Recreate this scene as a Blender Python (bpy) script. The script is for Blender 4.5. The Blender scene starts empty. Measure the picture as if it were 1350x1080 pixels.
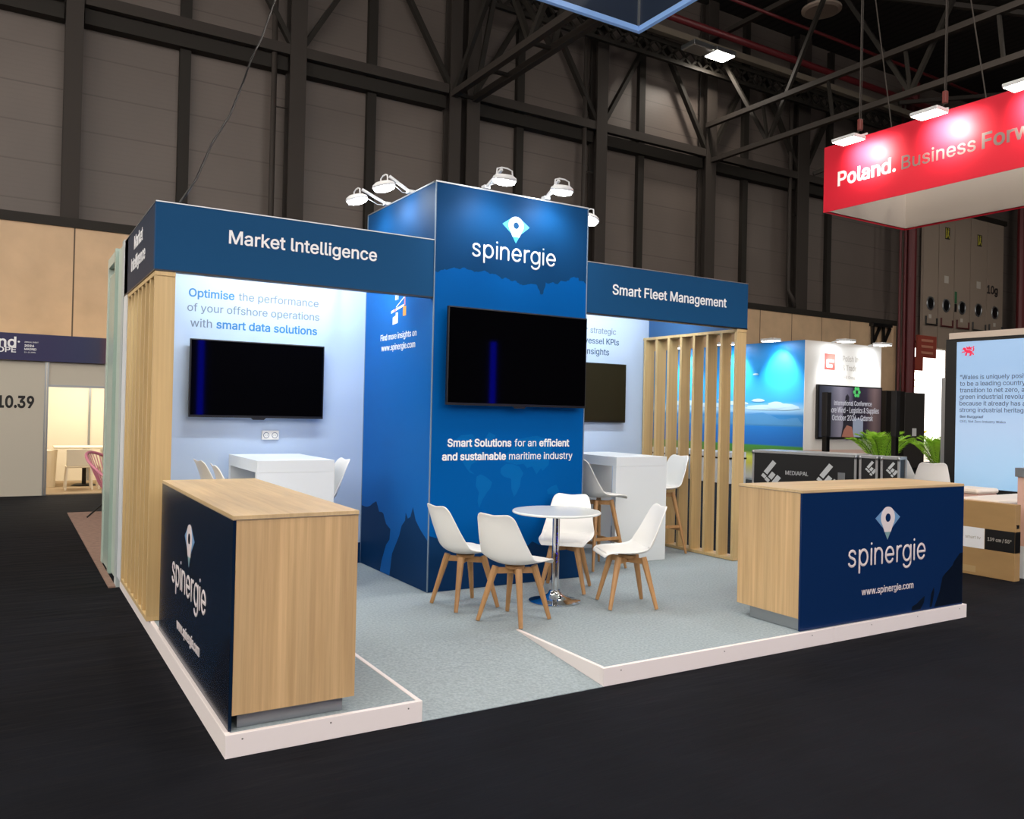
import bpy, bmesh, math, random, os
from mathutils import Vector, Matrix
from mathutils.geometry import delaunay_2d_cdt, interpolate_bezier
random.seed(7)
PI = math.pi
S = bpy.context.scene
COL = S.collection

# ---------------------------------------------------------------- camera
cam_d = bpy.data.cameras.new('camera')
cam = bpy.data.objects.new('camera', cam_d)
COL.objects.link(cam)
S.camera = cam
F_PX, CX, CY = 1092.457, 669.738, 535.422
_M = [[0.854705, 0.518602, -0.023053], [-0.518632, 0.854982, 0.005111], [0.02236, 0.007588, 0.999721]]
_O = [-0.9308, -4.057, 1.6816]
cam.matrix_world = Matrix(((_M[0][0], _M[0][2], -_M[0][1], _O[0]),
                           (_M[1][0], _M[1][2], -_M[1][1], _O[1]),
                           (_M[2][0], _M[2][2], -_M[2][1], _O[2]), (0, 0, 0, 1)))
cam_d.sensor_width = 36
cam_d.lens = F_PX / 1350 * 36
cam_d.shift_x = (675 - CX) / 1350
cam_d.shift_y = (CY - 540) / 1350
cam_d.clip_end = 300

# ---------------------------------------------------------------- world, exposure
W = bpy.data.worlds.new('daylight'); S.world = W; W.use_nodes = True
bgn = W.node_tree.nodes['Background']
bgn.inputs[0].default_value = (1.0, 0.93, 0.87, 1)      # hazy daylight: enters by the open gate and unseen wall openings added for light
bgn.inputs[1].default_value = 3.6
S.view_settings.view_transform = 'Standard'
S.view_settings.look = 'None'
S.view_settings.exposure = 0.0
S.view_settings.gamma = 1.0
S.view_settings.use_curve_mapping = False
S.cycles.max_bounces = 8
S.cycles.use_denoising = True
S.cycles.sample_clamp_indirect = 4.0

HIGHBAY_W = 150.0        # hall lamps, watts each
HIGHBAY_COL = (1.0, 0.90, 0.80)
LED_COL = (0.86, 0.95, 1.0)
TOWER_W = 80.0
STRIP_W = 21.0

# ---------------------------------------------------------------- materials
def lin(h):
    if isinstance(h, str):
        h = tuple(int(h[i:i + 2], 16) / 255 for i in (0, 2, 4))
        return tuple(c / 12.92 if c <= .04045 else ((c + .055) / 1.055) ** 2.4 for c in h) + (1,)
    return tuple(h) + (1,)
MATS = {}
def mat(name, col, rough=.5, metal=0., noise=None, bump=None, emit=None, spec=.5, var=0.0):
    """noise = (scale, amount, (sx, sy, sz)): mottling of the thing's own colour; bump = (scale, strength)"""
    if name in MATS: return MATS[name]
    m = bpy.data.materials.new(name); m.use_nodes = True
    nt = m.node_tree; b = nt.nodes['Principled BSDF']
    c = lin(col)
    b.inputs['Base Color'].default_value = c
    b.inputs['Roughness'].default_value = rough
    b.inputs['Metallic'].default_value = metal
    b.inputs['Specular IOR Level'].default_value = spec
    if noise or bump:
        tc = nt.nodes.new('ShaderNodeTexCoord'); mp = nt.nodes.new('ShaderNodeMapping')
        nt.links.new(tc.outputs['Object'], mp.inputs[0])
    if noise:
        mp.inputs['Scale'].default_value = noise[2]
        n = nt.nodes.new('ShaderNodeTexNoise'); n.inputs['Scale'].default_value = noise[0]; n.inputs['Detail'].default_value = 5
        nt.links.new(mp.outputs[0], n.inputs['Vector'])
        r = nt.nodes.new('ShaderNodeValToRGB')
        a = noise[1]
        r.color_ramp.elements[0].position = .3; r.color_ramp.elements[1].position = .7
        r.color_ramp.elements[0].color = tuple(x * (1 - a) for x in c[:3]) + (1,)
        r.color_ramp.elements[1].color = tuple(min(1, x * (1 + a)) for x in c[:3]) + (1,)
        nt.links.new(n.outputs['Fac'], r.inputs[0]); nt.links.new(r.outputs[0], b.inputs['Base Color'])
    if bump:
        n2 = nt.nodes.new('ShaderNodeTexNoise'); n2.inputs['Scale'].default_value = bump[0]; n2.inputs['Detail'].default_value = 4
        if len(bump) > 2:
            mp2 = nt.nodes.new('ShaderNodeMapping'); mp2.inputs['Scale'].default_value = bump[2]
            nt.links.new(tc.outputs['Object'], mp2.inputs[0]); nt.links.new(mp2.outputs[0], n2.inputs['Vector'])
        else:
            nt.links.new(tc.outputs['Object'], n2.inputs['Vector'])
        bp = nt.nodes.new('ShaderNodeBump'); bp.inputs['Strength'].default_value = bump[1]; bp.inputs['Distance'].default_value = .02
        nt.links.new(n2.outputs['Fac'], bp.inputs['Height']); nt.links.new(bp.outputs[0], b.inputs['Normal'])
    if emit:
        b.inputs['Emission Color'].default_value = lin(emit[0]); b.inputs['Emission Strength'].default_value = emit[1]
    MATS[name] = m
    return m

def ramp_mat(name, axis, lo, hi, stops, rough=.5, emit=0.0, noise=0.0):
    """a printed or displayed picture: colour bands along one world axis"""
    m = bpy.data.materials.new(name); m.use_nodes = True; nt = m.node_tree; b = nt.nodes['Principled BSDF']
    tc = nt.nodes.new('ShaderNodeTexCoord'); sp = nt.nodes.new('ShaderNodeSeparateXYZ')
    nt.links.new(tc.outputs['Object'], sp.inputs[0])
    mr = nt.nodes.new('ShaderNodeMapRange'); mr.inputs[1].default_value = lo; mr.inputs[2].default_value = hi
    src = sp.outputs['XYZ'.index(axis.upper())]
    if noise:
        nz = nt.nodes.new('ShaderNodeTexNoise'); nz.inputs['Scale'].default_value = 1.1; nz.inputs['Detail'].default_value = 6
        nt.links.new(tc.outputs['Object'], nz.inputs['Vector'])
        ma = nt.nodes.new('ShaderNodeMath'); ma.operation = 'MULTIPLY_ADD'; ma.inputs[1].default_value = noise
        nt.links.new(nz.outputs['Fac'], ma.inputs[0]); nt.links.new(src, ma.inputs[2]); src = ma.outputs[0]
    nt.links.new(src, mr.inputs[0])
    r = nt.nodes.new('ShaderNodeValToRGB'); cr = r.color_ramp
    while len(cr.elements) < len(stops): cr.elements.new(.5)
    for e, (p, c) in zip(cr.elements, stops): e.position = p; e.color = lin(c)
    nt.links.new(mr.outputs[0], r.inputs[0]); nt.links.new(r.outputs[0], b.inputs['Base Color'])
    b.inputs['Roughness'].default_value = rough
    if emit:
        nt.links.new(r.outputs[0], b.inputs['Emission Color']); b.inputs['Emission Strength'].default_value = emit
    MATS[name] = m
    return m

def groove_mat(name, col, axis, period, width, dark, rough=.6, noise=None, offset=0.0, axis2=None, period2=1, width2=.02):
    """panelled cladding: thin dark joints every period metres along one axis (and optionally fine ribs along another)"""
    m = mat(name, col, rough, noise=noise); nt = m.node_tree; b = nt.nodes['Principled BSDF']
    prev = b.inputs['Base Color'].links[0].from_socket if b.inputs['Base Color'].is_linked else None
    tc = nt.nodes.new('ShaderNodeTexCoord'); sp = nt.nodes.new('ShaderNodeSeparateXYZ'); nt.links.new(tc.outputs['Object'], sp.inputs[0])
    def line(ax, per, wid, off):
        a = nt.nodes.new('ShaderNodeMath'); a.operation = 'ADD'; a.inputs[1].default_value = 1000 * per - off
        nt.links.new(sp.outputs['XYZ'.index(ax.upper())], a.inputs[0])
        d = nt.nodes.new('ShaderNodeMath'); d.operation = 'MODULO'; d.inputs[1].default_value = per
        nt.links.new(a.outputs[0], d.inputs[0])
        l = nt.nodes.new('ShaderNodeMath'); l.operation = 'LESS_THAN'; l.inputs[1].default_value = wid
        nt.links.new(d.outputs[0], l.inputs[0]); return l.outputs[0]
    f = line(axis, period, width, offset)
    if axis2:
        g = line(axis2, period2, width2, 0)
        mu = nt.nodes.new('ShaderNodeMath'); mu.operation = 'MULTIPLY'; mu.inputs[1].default_value = .10
        nt.links.new(g, mu.inputs[0])
        mx = nt.nodes.new('ShaderNodeMath'); mx.operation = 'MAXIMUM'
        nt.links.new(f, mx.inputs[0]); nt.links.new(mu.outputs[0], mx.inputs[1]); f = mx.outputs[0]
    mix = nt.nodes.new('ShaderNodeMix'); mix.data_type = 'RGBA'
    nt.links.new(f, mix.inputs['Factor'])
    if prev: nt.links.new(prev, mix.inputs['A'])
    else: mix.inputs['A'].default_value = lin(col)
    mix.inputs['B'].default_value = lin(dark)
    nt.links.new(mix.outputs['Result'], b.inputs['Base Color'])
    return m

def wood(name, col, grain, amount=.13, rough=.45):
    """broad plank tone plus fine streaks, both stretched along the grain"""
    if name in MATS: return MATS[name]
    m = mat(name, col, rough, noise=(1.3, amount, grain)); nt = m.node_tree; b = nt.nodes['Principled BSDF']
    src = b.inputs['Base Color'].links[0].from_socket
    tc = nt.nodes.new('ShaderNodeTexCoord'); mp = nt.nodes.new('ShaderNodeMapping'); mp.inputs['Scale'].default_value = tuple(g * 3.5 if g > 1 else g * 1.2 for g in grain)
    nt.links.new(tc.outputs['Object'], mp.inputs[0])
    n = nt.nodes.new('ShaderNodeTexNoise'); n.inputs['Scale'].default_value = 2.0; n.inputs['Detail'].default_value = 6; n.inputs['Roughness'].default_value = .65
    nt.links.new(mp.outputs[0], n.inputs['Vector'])
    r = nt.nodes.new('ShaderNodeValToRGB'); r.color_ramp.elements[0].position = .34; r.color_ramp.elements[1].position = .62
    r.color_ramp.elements[0].color = (.70, .64, .58, 1); r.color_ramp.elements[1].color = (1, 1, 1, 1)
    nt.links.new(n.outputs['Fac'], r.inputs[0])
    mx = nt.nodes.new('ShaderNodeMix'); mx.data_type = 'RGBA'; mx.blend_type = 'MULTIPLY'; mx.inputs['Factor'].default_value = min(1, amount * 4)
    nt.links.new(src, mx.inputs['A']); nt.links.new(r.outputs[0], mx.inputs['B']); nt.links.new(mx.outputs['Result'], b.inputs['Base Color'])
    return m

# ---------------------------------------------------------------- mesh helpers
class MB:
    def __init__(s): s.v = []; s.f = []; s.m = []; s.cur = 0
    def add(s, vs, fs):
        n = len(s.v); s.v += [tuple(v) for v in vs]; s.f += [tuple(n + i for i in f) for f in fs]; s.m += [s.cur] * len(fs)
        return s
    def box(s, x0, x1, y0, y1, z0, z1):
        v = [(x, y, z) for z in (z0, z1) for y in (y0, y1) for x in (x0, x1)]
        return s.add(v, [(0, 2, 3, 1), (4, 5, 7, 6), (0, 1, 5, 4), (2, 6, 7, 3), (0, 4, 6, 2), (1, 3, 7, 5)])
    def bar(s, a, b, w, h, up=(0, 0, 1)):
        a, b = Vector(a), Vector(b); d = (b - a).normalized(); u = Vector(up)
        if abs(d.dot(u)) > .95: u = Vector((1, 0, 0))
        r = d.cross(u).normalized(); u = r.cross(d).normalized()
        v = [p + r * (i * w / 2) + u * (j * h / 2) for p in (a, b) for j in (-1, 1) for i in (-1, 1)]
        return s.add(v, [(0, 1, 3, 2), (4, 6, 7, 5), (0, 4, 5, 1), (2, 3, 7, 6), (0, 2, 6, 4), (1, 5, 7, 3)])
    def tube(s, pts, r, seg=8, closed=False, squash=None):
        """round tube along pts; r a number or a list; squash = (normal, factor) flattens it along a direction"""
        P = [Vector(p) for p in pts]; n = len(P); rs = r if isinstance(r, (list, tuple)) else [r] * n
        rings = []; pu = None
        for i in range(n):
            if closed: t = P[(i + 1) % n] - P[i - 1]
            else: t = P[min(i + 1, n - 1)] - P[max(i - 1, 0)]
            t.normalize()
            u = pu if pu is not None else (Vector((0, 0, 1)) if abs(t.z) < .9 else Vector((1, 0, 0)))
            u = (u - t * u.dot(t)).normalized(); w = t.cross(u); pu = u
            ring = []
            for k in range(seg):
                a = 2 * PI * k / seg; o = (u * math.cos(a) + w * math.sin(a)) * rs[i]
                if squash: nn = Vector(squash[0]); o = o - nn * (o.dot(nn) * (1 - squash[1]))
                ring.append(P[i] + o)
            rings.append(ring)
        v = [q for g in rings for q in g]; f = []
        m = n if closed else n - 1
        for i in range(m):
            for k in range(seg):
                a = i * seg + k; b = i * seg + (k + 1) % seg; j = ((i + 1) % n) * seg
                f.append((a, b, j + (k + 1) % seg, j + k))
        if not closed: f += [tuple(range(seg - 1, -1, -1)), tuple((n - 1) * seg + k for k in range(seg))]
        return s.add(v, f)
    def cyl(s, c, r, z0, z1, seg=24, r1=None):
        r1 = r if r1 is None else r1
        v = [(c[0] + r * math.cos(2 * PI * k / seg), c[1] + r * math.sin(2 * PI * k / seg), z0) for k in range(seg)]
        v += [(c[0] + r1 * math.cos(2 * PI * k / seg), c[1] + r1 * math.sin(2 * PI * k / seg), z1) for k in range(seg)]
        return s.add(v, [(k, (k + 1) % seg, seg + (k + 1) % seg, seg + k) for k in range(seg)] + [tuple(range(seg - 1, -1, -1)), tuple(range(seg, 2 * seg))])
    def lathe(s, c, prof, seg=32):
        v = []; f = []; n = len(prof)
        for k in range(seg):
            a = 2 * PI * k / seg
            v += [(c[0] + r * math.cos(a), c[1] + r * math.sin(a), z) for r, z in prof]
        for k in range(seg):
            j = (k + 1) % seg
            f += [(k * n + i, j * n + i, j * n + i + 1, k * n + i + 1) for i in range(n - 1)]
        f += [tuple(k * n for k in range(seg - 1, -1, -1)), tuple(k * n + n - 1 for k in range(seg))]
        return s.add(v, f)
    def poly(s, pts, o, r, u, t):
        """flat outline (2D points) extruded by t; o origin, r right, u up"""
        o, r, u = Vector(o), Vector(r), Vector(u); nrm = r.cross(u).normalized()
        n = len(pts); base = [o + r * x + u * y for x, y in pts]
        v = base + [p + nrm * t for p in base]
        ar = sum(pts[i][0] * pts[(i + 1) % n][1] - pts[(i + 1) % n][0] * pts[i][1] for i in range(n))
        top = tuple(range(n, 2 * n)); bot = tuple(range(n - 1, -1, -1))
        sd = [(i, (i + 1) % n, n + (i + 1) % n, n + i) for i in range(n)]
        if ar < 0: top = top[::-1]; bot = bot[::-1]; sd = [q[::-1] for q in sd]
        return s.add(v, [bot, top] + sd)

ORG = {}
def origin_of(o):
    while o.parent: o = o.parent
    return ORG.get(o.name, Vector((0, 0, 0)))
def link(o, parent=None):
    COL.objects.link(o)
    if parent: o.parent = parent
    return o
def part(name, mb, m, parent=None, local=False, bevel=0, smooth=False, label=None, fix=True):
    """one mesh object; coordinates are world unless local, and become relative to the thing's base"""
    me = bpy.data.meshes.new(name)
    off = Vector((0, 0, 0)) if (local or not parent) else origin_of(parent)
    me.from_pydata([Vector(v) - off for v in mb.v], [], mb.f)
    ms = m if isinstance(m, (list, tuple)) else [m]
    for x in ms: me.materials.append(x)
    if len(ms) > 1: me.polygons.foreach_set('material_index', mb.m)
    if fix:
        b = bmesh.new(); b.from_mesh(me); bmesh.ops.recalc_face_normals(b, faces=b.faces); b.to_mesh(me); b.free()
    o = bpy.data.objects.new(name, me); link(o, parent)
    if smooth:
        me.polygons.foreach_set('use_smooth', [True] * len(me.polygons))
    if bevel:
        bv = o.modifiers.new('bevel', 'BEVEL'); bv.width = bevel; bv.segments = 2; bv.limit_method = 'ANGLE'
    if label: o['label'] = label
    return o
def smooth_angle(o, deg=40):
    me = o.data
    me.polygons.foreach_set('use_smooth', [True] * len(me.polygons))
    try: me.set_sharp_from_angle(angle=math.radians(deg))
    except Exception: pass
    return o
def tag(o, label, cat, group=None, kind=None):
    if label: o['label'] = label
    if cat: o['category'] = cat
    if group: o['group'] = group
    if kind: o['kind'] = kind
    return o
def thing(name, label, cat, loc=(0, 0, 0), group=None):
    o = bpy.data.objects.new(name, None); o.empty_display_size = .2
    link(o); o.location = loc; ORG[o.name] = Vector(loc)
    return tag(o, label, cat, group)
def solo(name, mb, m, label, cat, group=None, **k):
    return tag(part(name, mb, m, None, **k), label, cat, group)
def struct(name, mb, m, parent=None, **k):
    o = part(name, mb, m, parent, **k)
    if not parent: o['kind'] = 'structure'
    return o
def copy_tree(o, parent=None):
    c = o.copy(); COL.objects.link(c); c.parent = parent
    for ch in o.children: copy_tree(ch, c)
    return c
def lamp(name, kind, loc, energy, col, parent=None, target=None, size=.2, angle=100, blend=.8, size_y=None):
    d = bpy.data.lights.new(name, kind); d.energy = energy; d.color = col
    if kind == 'AREA':
        d.size = size
        if size_y: d.shape = 'RECTANGLE'; d.size_y = size_y
    elif kind == 'SPOT': d.spot_size = math.radians(angle); d.spot_blend = blend; d.shadow_soft_size = size
    else: d.shadow_soft_size = size
    o = bpy.data.objects.new(name, d); link(o, parent)
    off = origin_of(parent) if parent else Vector((0, 0, 0))
    o.location = Vector(loc) - off
    if target is not None: o.rotation_euler = (Vector(target) - Vector(loc)).to_track_quat('-Z', 'Y').to_euler()
    return o

# ---------------------------------------------------------------- lettering
FONT = None
try:
    _p = os.path.join(bpy.utils.system_resource('DATAFILES'), 'fonts', 'Inter.woff2')   # ships with Blender itself
    if os.path.exists(_p): FONT = bpy.data.fonts.load(_p)
except Exception: FONT = None
def glyphs(s, bold=0.0):
    """outlines of a word, each contour filled with its own holes and thickened by bold; z runs 0..1"""
    c = bpy.data.curves.new('lettering', 'FONT'); c.body = s.replace('I', 'l') if FONT else s; c.size = 1.0; c.resolution_u = 3
    if FONT: c.font = FONT
    o = bpy.data.objects.new('lettering', c); COL.objects.link(o)
    dg = bpy.context.evaluated_depsgraph_get(); dg.update()
    cu = o.evaluated_get(dg).to_curve(dg)
    loops = []
    for sp in cu.splines:
        P = []
        if sp.type == 'BEZIER':
            bp = sp.bezier_points; n = len(bp)
            for i in range(n):
                a, b = bp[i], bp[(i + 1) % n]
                st = (a.handle_right - a.co).cross(b.co - a.co).length + (b.handle_left - b.co).cross(a.co - b.co).length < 1e-5
                P += [Vector((p.x, p.y)) for p in interpolate_bezier(a.co, a.handle_right, b.handle_left, b.co, 2 if st else 5)[:-1]]
        else: P = [Vector((p.co.x, p.co.y)) for p in sp.points]
        Q = []
        for p in P:
            if not Q or (p - Q[-1]).length > 1e-4: Q.append(p)
        if len(Q) > 2 and (Q[0] - Q[-1]).length < 1e-4: Q.pop()
        if len(Q) > 2: loops.append(Q)
    o.to_curve_clear(); bpy.data.objects.remove(o); bpy.data.curves.remove(c)
    def area(L): return sum(L[i].x * L[(i + 1) % len(L)].y - L[(i + 1) % len(L)].x * L[i].y for i in range(len(L))) / 2
    sg = 1 if area(max(loops, key=lambda L: abs(area(L)))) > 0 else -1
    def fat(L):
        if not bold: return L
        R = []; n = len(L)
        for i in range(n):
            d1 = (L[i] - L[i - 1]).normalized(); d2 = (L[(i + 1) % n] - L[i]).normalized()
            n1 = Vector((d1.y, -d1.x)) * sg; n2 = Vector((d2.y, -d2.x)) * sg; m = n1 + n2
            m = m.normalized() * min(1.6, 1 / max(.3, math.cos(n1.angle(n2, 0) / 2))) if m.length > 1e-4 else n1
            R.append(L[i] + m * bold)
        return R
    LL = [fat(L) for L in loops]; flat = [p for L in LL for p in L]; ed = []; st = 0; bb = []
    for L in LL:
        ed += [(st + i, st + (i + 1) % len(L)) for i in range(len(L))]; st += len(L)
        bb.append((min(p.x for p in L), max(p.x for p in L), min(p.y for p in L), max(p.y for p in L)))
    V, _e, T = delaunay_2d_cdt(flat, ed, [], 0, 1e-6)[:3]
    def winding(p):
        w = 0
        for L, q in zip(LL, bb):
            if not (q[0] <= p.x <= q[1] and q[2] <= p.y <= q[3]): continue
            for i in range(len(L)):
                a, b = L[i - 1], L[i]
                if (a.y <= p.y) != (b.y <= p.y):
                    x = a.x + (p.y - a.y) / (b.y - a.y) * (b.x - a.x)
                    if x > p.x: w += 1 if b.y > a.y else -1
        return w
    vs = [(p.x, p.y, 1) for p in V]; fs = []
    for t3 in T:
        c3 = (V[t3[0]] + V[t3[1]] + V[t3[2]]) / 3
        if winding(c3):
            q = (V[t3[1]] - V[t3[0]]).cross(V[t3[2]] - V[t3[0]])
            fs.append(tuple(t3) if q > 0 else tuple(t3)[::-1])
    for L in LL:
        b = len(vs); m = len(L); vs += [(p.x, p.y, z) for z in (1, 0) for p in L]
        fs += [(b + i, b + (i + 1) % m, b + m + (i + 1) % m, b + m + i)[::-sg] for i in range(m)]
    xs = [v[0] for v in vs] or [0]
    return vs, fs, min(xs), max(xs)
def text(parent, segs, o, r, u, width, m, name='lettering', t=.0025, sy=1.0, label=None, space=.27):
    """segs: [(string, bold)] or [(string, bold, material)]; o = left end of the baseline, width = run in metres"""
    cur = 0; data = []
    for sg in segs:
        vs, fs, a, b = glyphs(sg[0].strip(), sg[1])
        data.append((vs, fs, cur - a, sg[2] if len(sg) > 2 else m)); cur += b - a + space
    cur -= space; k = width / cur
    o, r, u = Vector(o), Vector(r).normalized(), Vector(u).normalized(); n = r.cross(u)
    ms = []; mb = MB()
    for vs, fs, dx, mm in data:
        if mm not in ms: ms.append(mm)
        mb.cur = ms.index(mm)
        mb.add([o + r * ((v[0] + dx) * k) + u * (v[1] * k * sy) + n * (t * v[2]) for v in vs], fs)
    return part(name, mb, ms, parent, label=label, fix=False)

def rough(P, amp, step=.035, seed=1):
    """ragged coastline: the outline's edges are cut finely and shaken a little"""
    rnd = random.Random(seed); R = []
    for i in range(len(P)):
        a, b = P[i], P[(i + 1) % len(P)]; L = math.hypot(b[0] - a[0], b[1] - a[1]); R.append(a)
        if L > 1.2 or abs(a[0] - b[0]) < 1e-3 or abs(a[1] - b[1]) < 1e-3: continue
        n = int(L / step) + 1
        R += [(a[0] + (b[0] - a[0]) * k / n + rnd.uniform(-amp, amp), a[1] + (b[1] - a[1]) * k / n + rnd.uniform(-amp, amp)) for k in range(1, n)]
    return R
def arc(cx, cy, rx, ry, a0, a1, n=10):
    return [(cx + rx * math.cos(math.radians(a0 + (a1 - a0) * i / n)), cy + ry * math.sin(math.radians(a0 + (a1 - a0) * i / n))) for i in range(n + 1)]
def spinergie_word(parent, o, r, u, width, xh, m):
    """the rounded one-line lettering of the word mark; o = left end of baseline"""
    g = .36; x = .09; L = []
    def put(strokes, w):
        nonlocal x
        for s_ in strokes: L.append([(x + a, b) for a, b in s_])
        x += w + g
    S_ = [(.60, .80), (.52, .93), (.36, 1.0), (.20, .98), (.07, .88), (.05, .73), (.14, .60), (.33, .52), (.52, .43), (.61, .29), (.58, .12), (.44, .02), (.28, 0), (.12, .06), (.03, .18)]
    put([S_], .64)
    put([[(0, .98), (0, -.45)], arc(.38, .5, .38, .5, 0, 360, 22)], .76)
    put([[(0, 0), (0, 1)], [(0, 1.34), (0, 1.36)]], 0)
    put([[(0, 0), (0, 1)], [(0, .55)] + arc(.34, .62, .34, .38, 180, 0, 10) + [(.68, 0)]], .68)
    put([[(.02, .5), (.76, .5)], arc(.38, .5, .38, .5, 0, 322, 20)], .76)
    put([[(0, 0), (0, 1)], [(0, .55)] + arc(.34, .62, .34, .38, 180, 80, 7)], .26)
    put([arc(.38, .5, .38, .5, 0, 360, 22), [(.76, 1), (.76, -.1)] + arc(.38, -.1, .38, .36, 0, -150, 8)], .76)
    put([[(0, 0), (0, 1)], [(0, 1.34), (0, 1.36)]], 0)
    put([[(.02, .5), (.76, .5)], arc(.38, .5, .38, .5, 0, 322, 20)], .76)
    tot = x - g + .09; kx = width / tot
    o, r, u = Vector(o), Vector(r), Vector(u); n = r.cross(u); mb = MB()
    for s_ in L:
        pts = [o + r * (a * kx) + u * (b * xh) + n * .001 for a, b in s_]
        rad = .088 * xh
        d0 = (pts[0] - pts[1]).normalized() * rad * .6; d1 = (pts[-1] - pts[-2]).normalized() * rad * .6
        P = [pts[0] + d0 * 1.3, pts[0] + d0 * .7] + pts + [pts[-1] + d1 * .7, pts[-1] + d1 * 1.3]
        rr = [rad * .45, rad * .85] + [rad] * len(pts) + [rad * .85, rad * .45]
        mb.tube(P, rr, 8, squash=(n, min(1, .0022 / rad)))
    return part('word_mark', mb, m, parent, smooth=True)
def pin_logo(parent, c, r, u, w, white, side, tip, hole):
    """kite-shaped map pin: round white head with a dark hole, coloured side points and lower tip"""
    k = w / 2; R = .56 * k
    head = [(R * math.cos(2 * PI * i / 32), R * math.sin(2 * PI * i / 32)) for i in range(32)]
    a = math.acos(R / k)
    t1 = (-R * math.cos(a), R * math.sin(a)); t2 = (-R * math.cos(a), -R * math.sin(a))
    mb = MB(); mb.poly([(-k, 0), (t2[0] * .9, t2[1] * 1.25), (t1[0], t1[1])], c, r, u, .0012)
    mb.poly([(k, 0), (-t1[0], t1[1]), (-t2[0] * .9, t2[1] * 1.25)], c, r, u, .0012)
    lg = part('logo_points', mb, side, parent)
    mb = MB(); mb.poly([(-.34 * k, -.55 * k), (0, -1.12 * k), (.34 * k, -.55 * k)], c, r, u, .0014)
    part('logo_tip', mb, tip, parent)
    mb = MB(); mb.poly(head, c, r, u, .0024); mb.poly([(-.42 * k, -.38 * k), (-.25 * k, -.72 * k), (.25 * k, -.72 * k), (.42 * k, -.38 * k)], c, r, u, .0022)
    part('logo_head', mb, white, parent)
    mb = MB(); mb.poly([(x * .36, y * .38) for x, y in head], c, r, u, .0034)
    part('logo_hole', mb, hole, parent)
# ================================================================ materials used
WHITE = mat('white_lacquer', 'e2e9ee', .35)
WHITE_EDGE = mat('white_edging', 'f4ecea', .45)
PLASTIC = mat('white_plastic', 'f0f0ec', .32)
CUSHION = mat('white_leatherette', 'ebeae6', .45)
BEECH = wood('beech_wood', 'b98d5c', (3, 3, .35), .16)
OAK_V = wood('light_oak_upright', 'd2b182', (5, 5, .35), .17)
OAK_TOP = wood('light_oak_top', 'd3b88c', (6, .7, 1), .12)
OAK_TOPX = wood('light_oak_top_long', 'd3b88c', (.7, 6, 1), .12)
SLAT = wood('slat_timber', 'd0b481', (6, 6, .3), .10)
CARPET = mat('grey_carpet', '9facb2', .95, noise=(55, .16, (1, 1, 1)), bump=(220, .35), spec=.1)
NAVY = mat('navy_print', '194a75', .5, spec=.06)
NAVY2 = mat('navy_print_low', '10355f', .5, spec=.06)
BLUE = mat('mid_blue_print', '0056a0', .45, spec=.05)
BLUE_SIDE = mat('side_blue_print', '1562b0', .45, spec=.05)
MAPBLUE = mat('map_print', '0562aa', .45, spec=.05)
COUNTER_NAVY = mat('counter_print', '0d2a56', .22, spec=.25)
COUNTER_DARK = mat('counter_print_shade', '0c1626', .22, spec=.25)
SKYWALL = mat('pale_blue_print', 'b9cde8', .5)
LETTER = mat('white_lettering', 'f0f2f4', .5)
LETTER_GREY = mat('grey_lettering', '6f7d90', .5)
LETTER_BLUE = mat('blue_lettering', '2c7ab8', .5)
LETTER_DARK = mat('dark_blue_lettering', '34506f', .5)
STEEL = mat('dark_steel', '282521', .6, spec=.2)
STEEL_LT = mat('grey_steel', '38332f', .6, spec=.2)
CHROME = mat('chrome', 'd8dadc', .08, 1.0)
ALU = mat('aluminium', 'a9adb0', .35, .9)
BLACK = mat('black_plastic', '0d0d0e', .35)
SCREEN = mat('dark_screen_glass', '030305', .035, spec=.10)
LAMPBODY = mat('lamp_housing', 'd7d9da', .4)
LENS = mat('lamp_lens', 'ffffff', .4, emit=('f4fbff', 40.0))
LENS_WARM = mat('lamp_lens_warm', 'ffffff', .4, emit=('fff3e0', 25.0))
FR, UP = (1, 0, 0), (0, 0, 1)      # reading directions on faces that look towards -y
SR = (0, -1, 0)                    # ... and towards -x

# ================================================================ the hall
mb = MB(); mb.box(-16, 48, -18, 16.6, -.1, 0)
FLOORM = mat('black_floor_covering', '101218', .8, noise=(1.3, .25, (1, 1, 1)), bump=(1.6, .8, (1.0, 6.0, 1)), spec=.1)
struct('floor', mb, FLOORM)
PANEL = groove_mat('ribbed_wall_panel', '615852', 'z', .83, .03, '524a44', .5, noise=(.5, .10, (1, 1, 1)), offset=.20, axis2='z', period2=.104, width2=.03)
YW = 16.5
mb = MB()
mb.box(-16, 30.5, YW, YW + .2, 0, 16); mb.box(30.5, 33.6, YW, YW + .2, 4.75, 16); mb.box(33.6, 48, YW, YW + .2, 0, 16)
struct('wall_back', mb, PANEL)
DARKW = mat('dark_hall_wall', '4a4440', .8)
mb = MB(); mb.box(-16.2, -16, -18, 16.7, 0, 5); struct('wall_left', mb, DARKW)       # unseen opening added above to light faces turned left
mb = MB(); mb.box(48, 48.2, -18, 16.7, 0, 16); struct('wall_right', mb, mat('far_hall_wall', '2c2826', .8))
mb = MB(); mb.box(-16, 48, -18.2, -18, 0, 6); mb.box(18, 48, -18.2, -18, 6, 16); struct('wall_front', mb, DARKW)       # unseen gap added above for frontal light, closed at right to darken that side
ROOF = groove_mat('corrugated_roof', '2b2724', 'x', .35, .12, '161412', .7)
mb = MB(); mb.box(-16, 48, -18, 16.7, 15.6, 15.8); struct('ceiling', mb, ROOF)
PLY = groove_mat('plywood_lining', 'cdaf8c', 'x', 1.62, .03, '574634', .6, noise=(1.5, .10, (1, 1, 1)), offset=.24)
mb = MB(); mb.box(-16, 29.0, YW - .56, YW, 0, 5.42)
struct('trim_2', mb, PLY)
mb = MB(); mb.box(-16, 29.0, YW - .6, YW, 5.42, 5.62); struct('trim_1', mb, STEEL)

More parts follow.
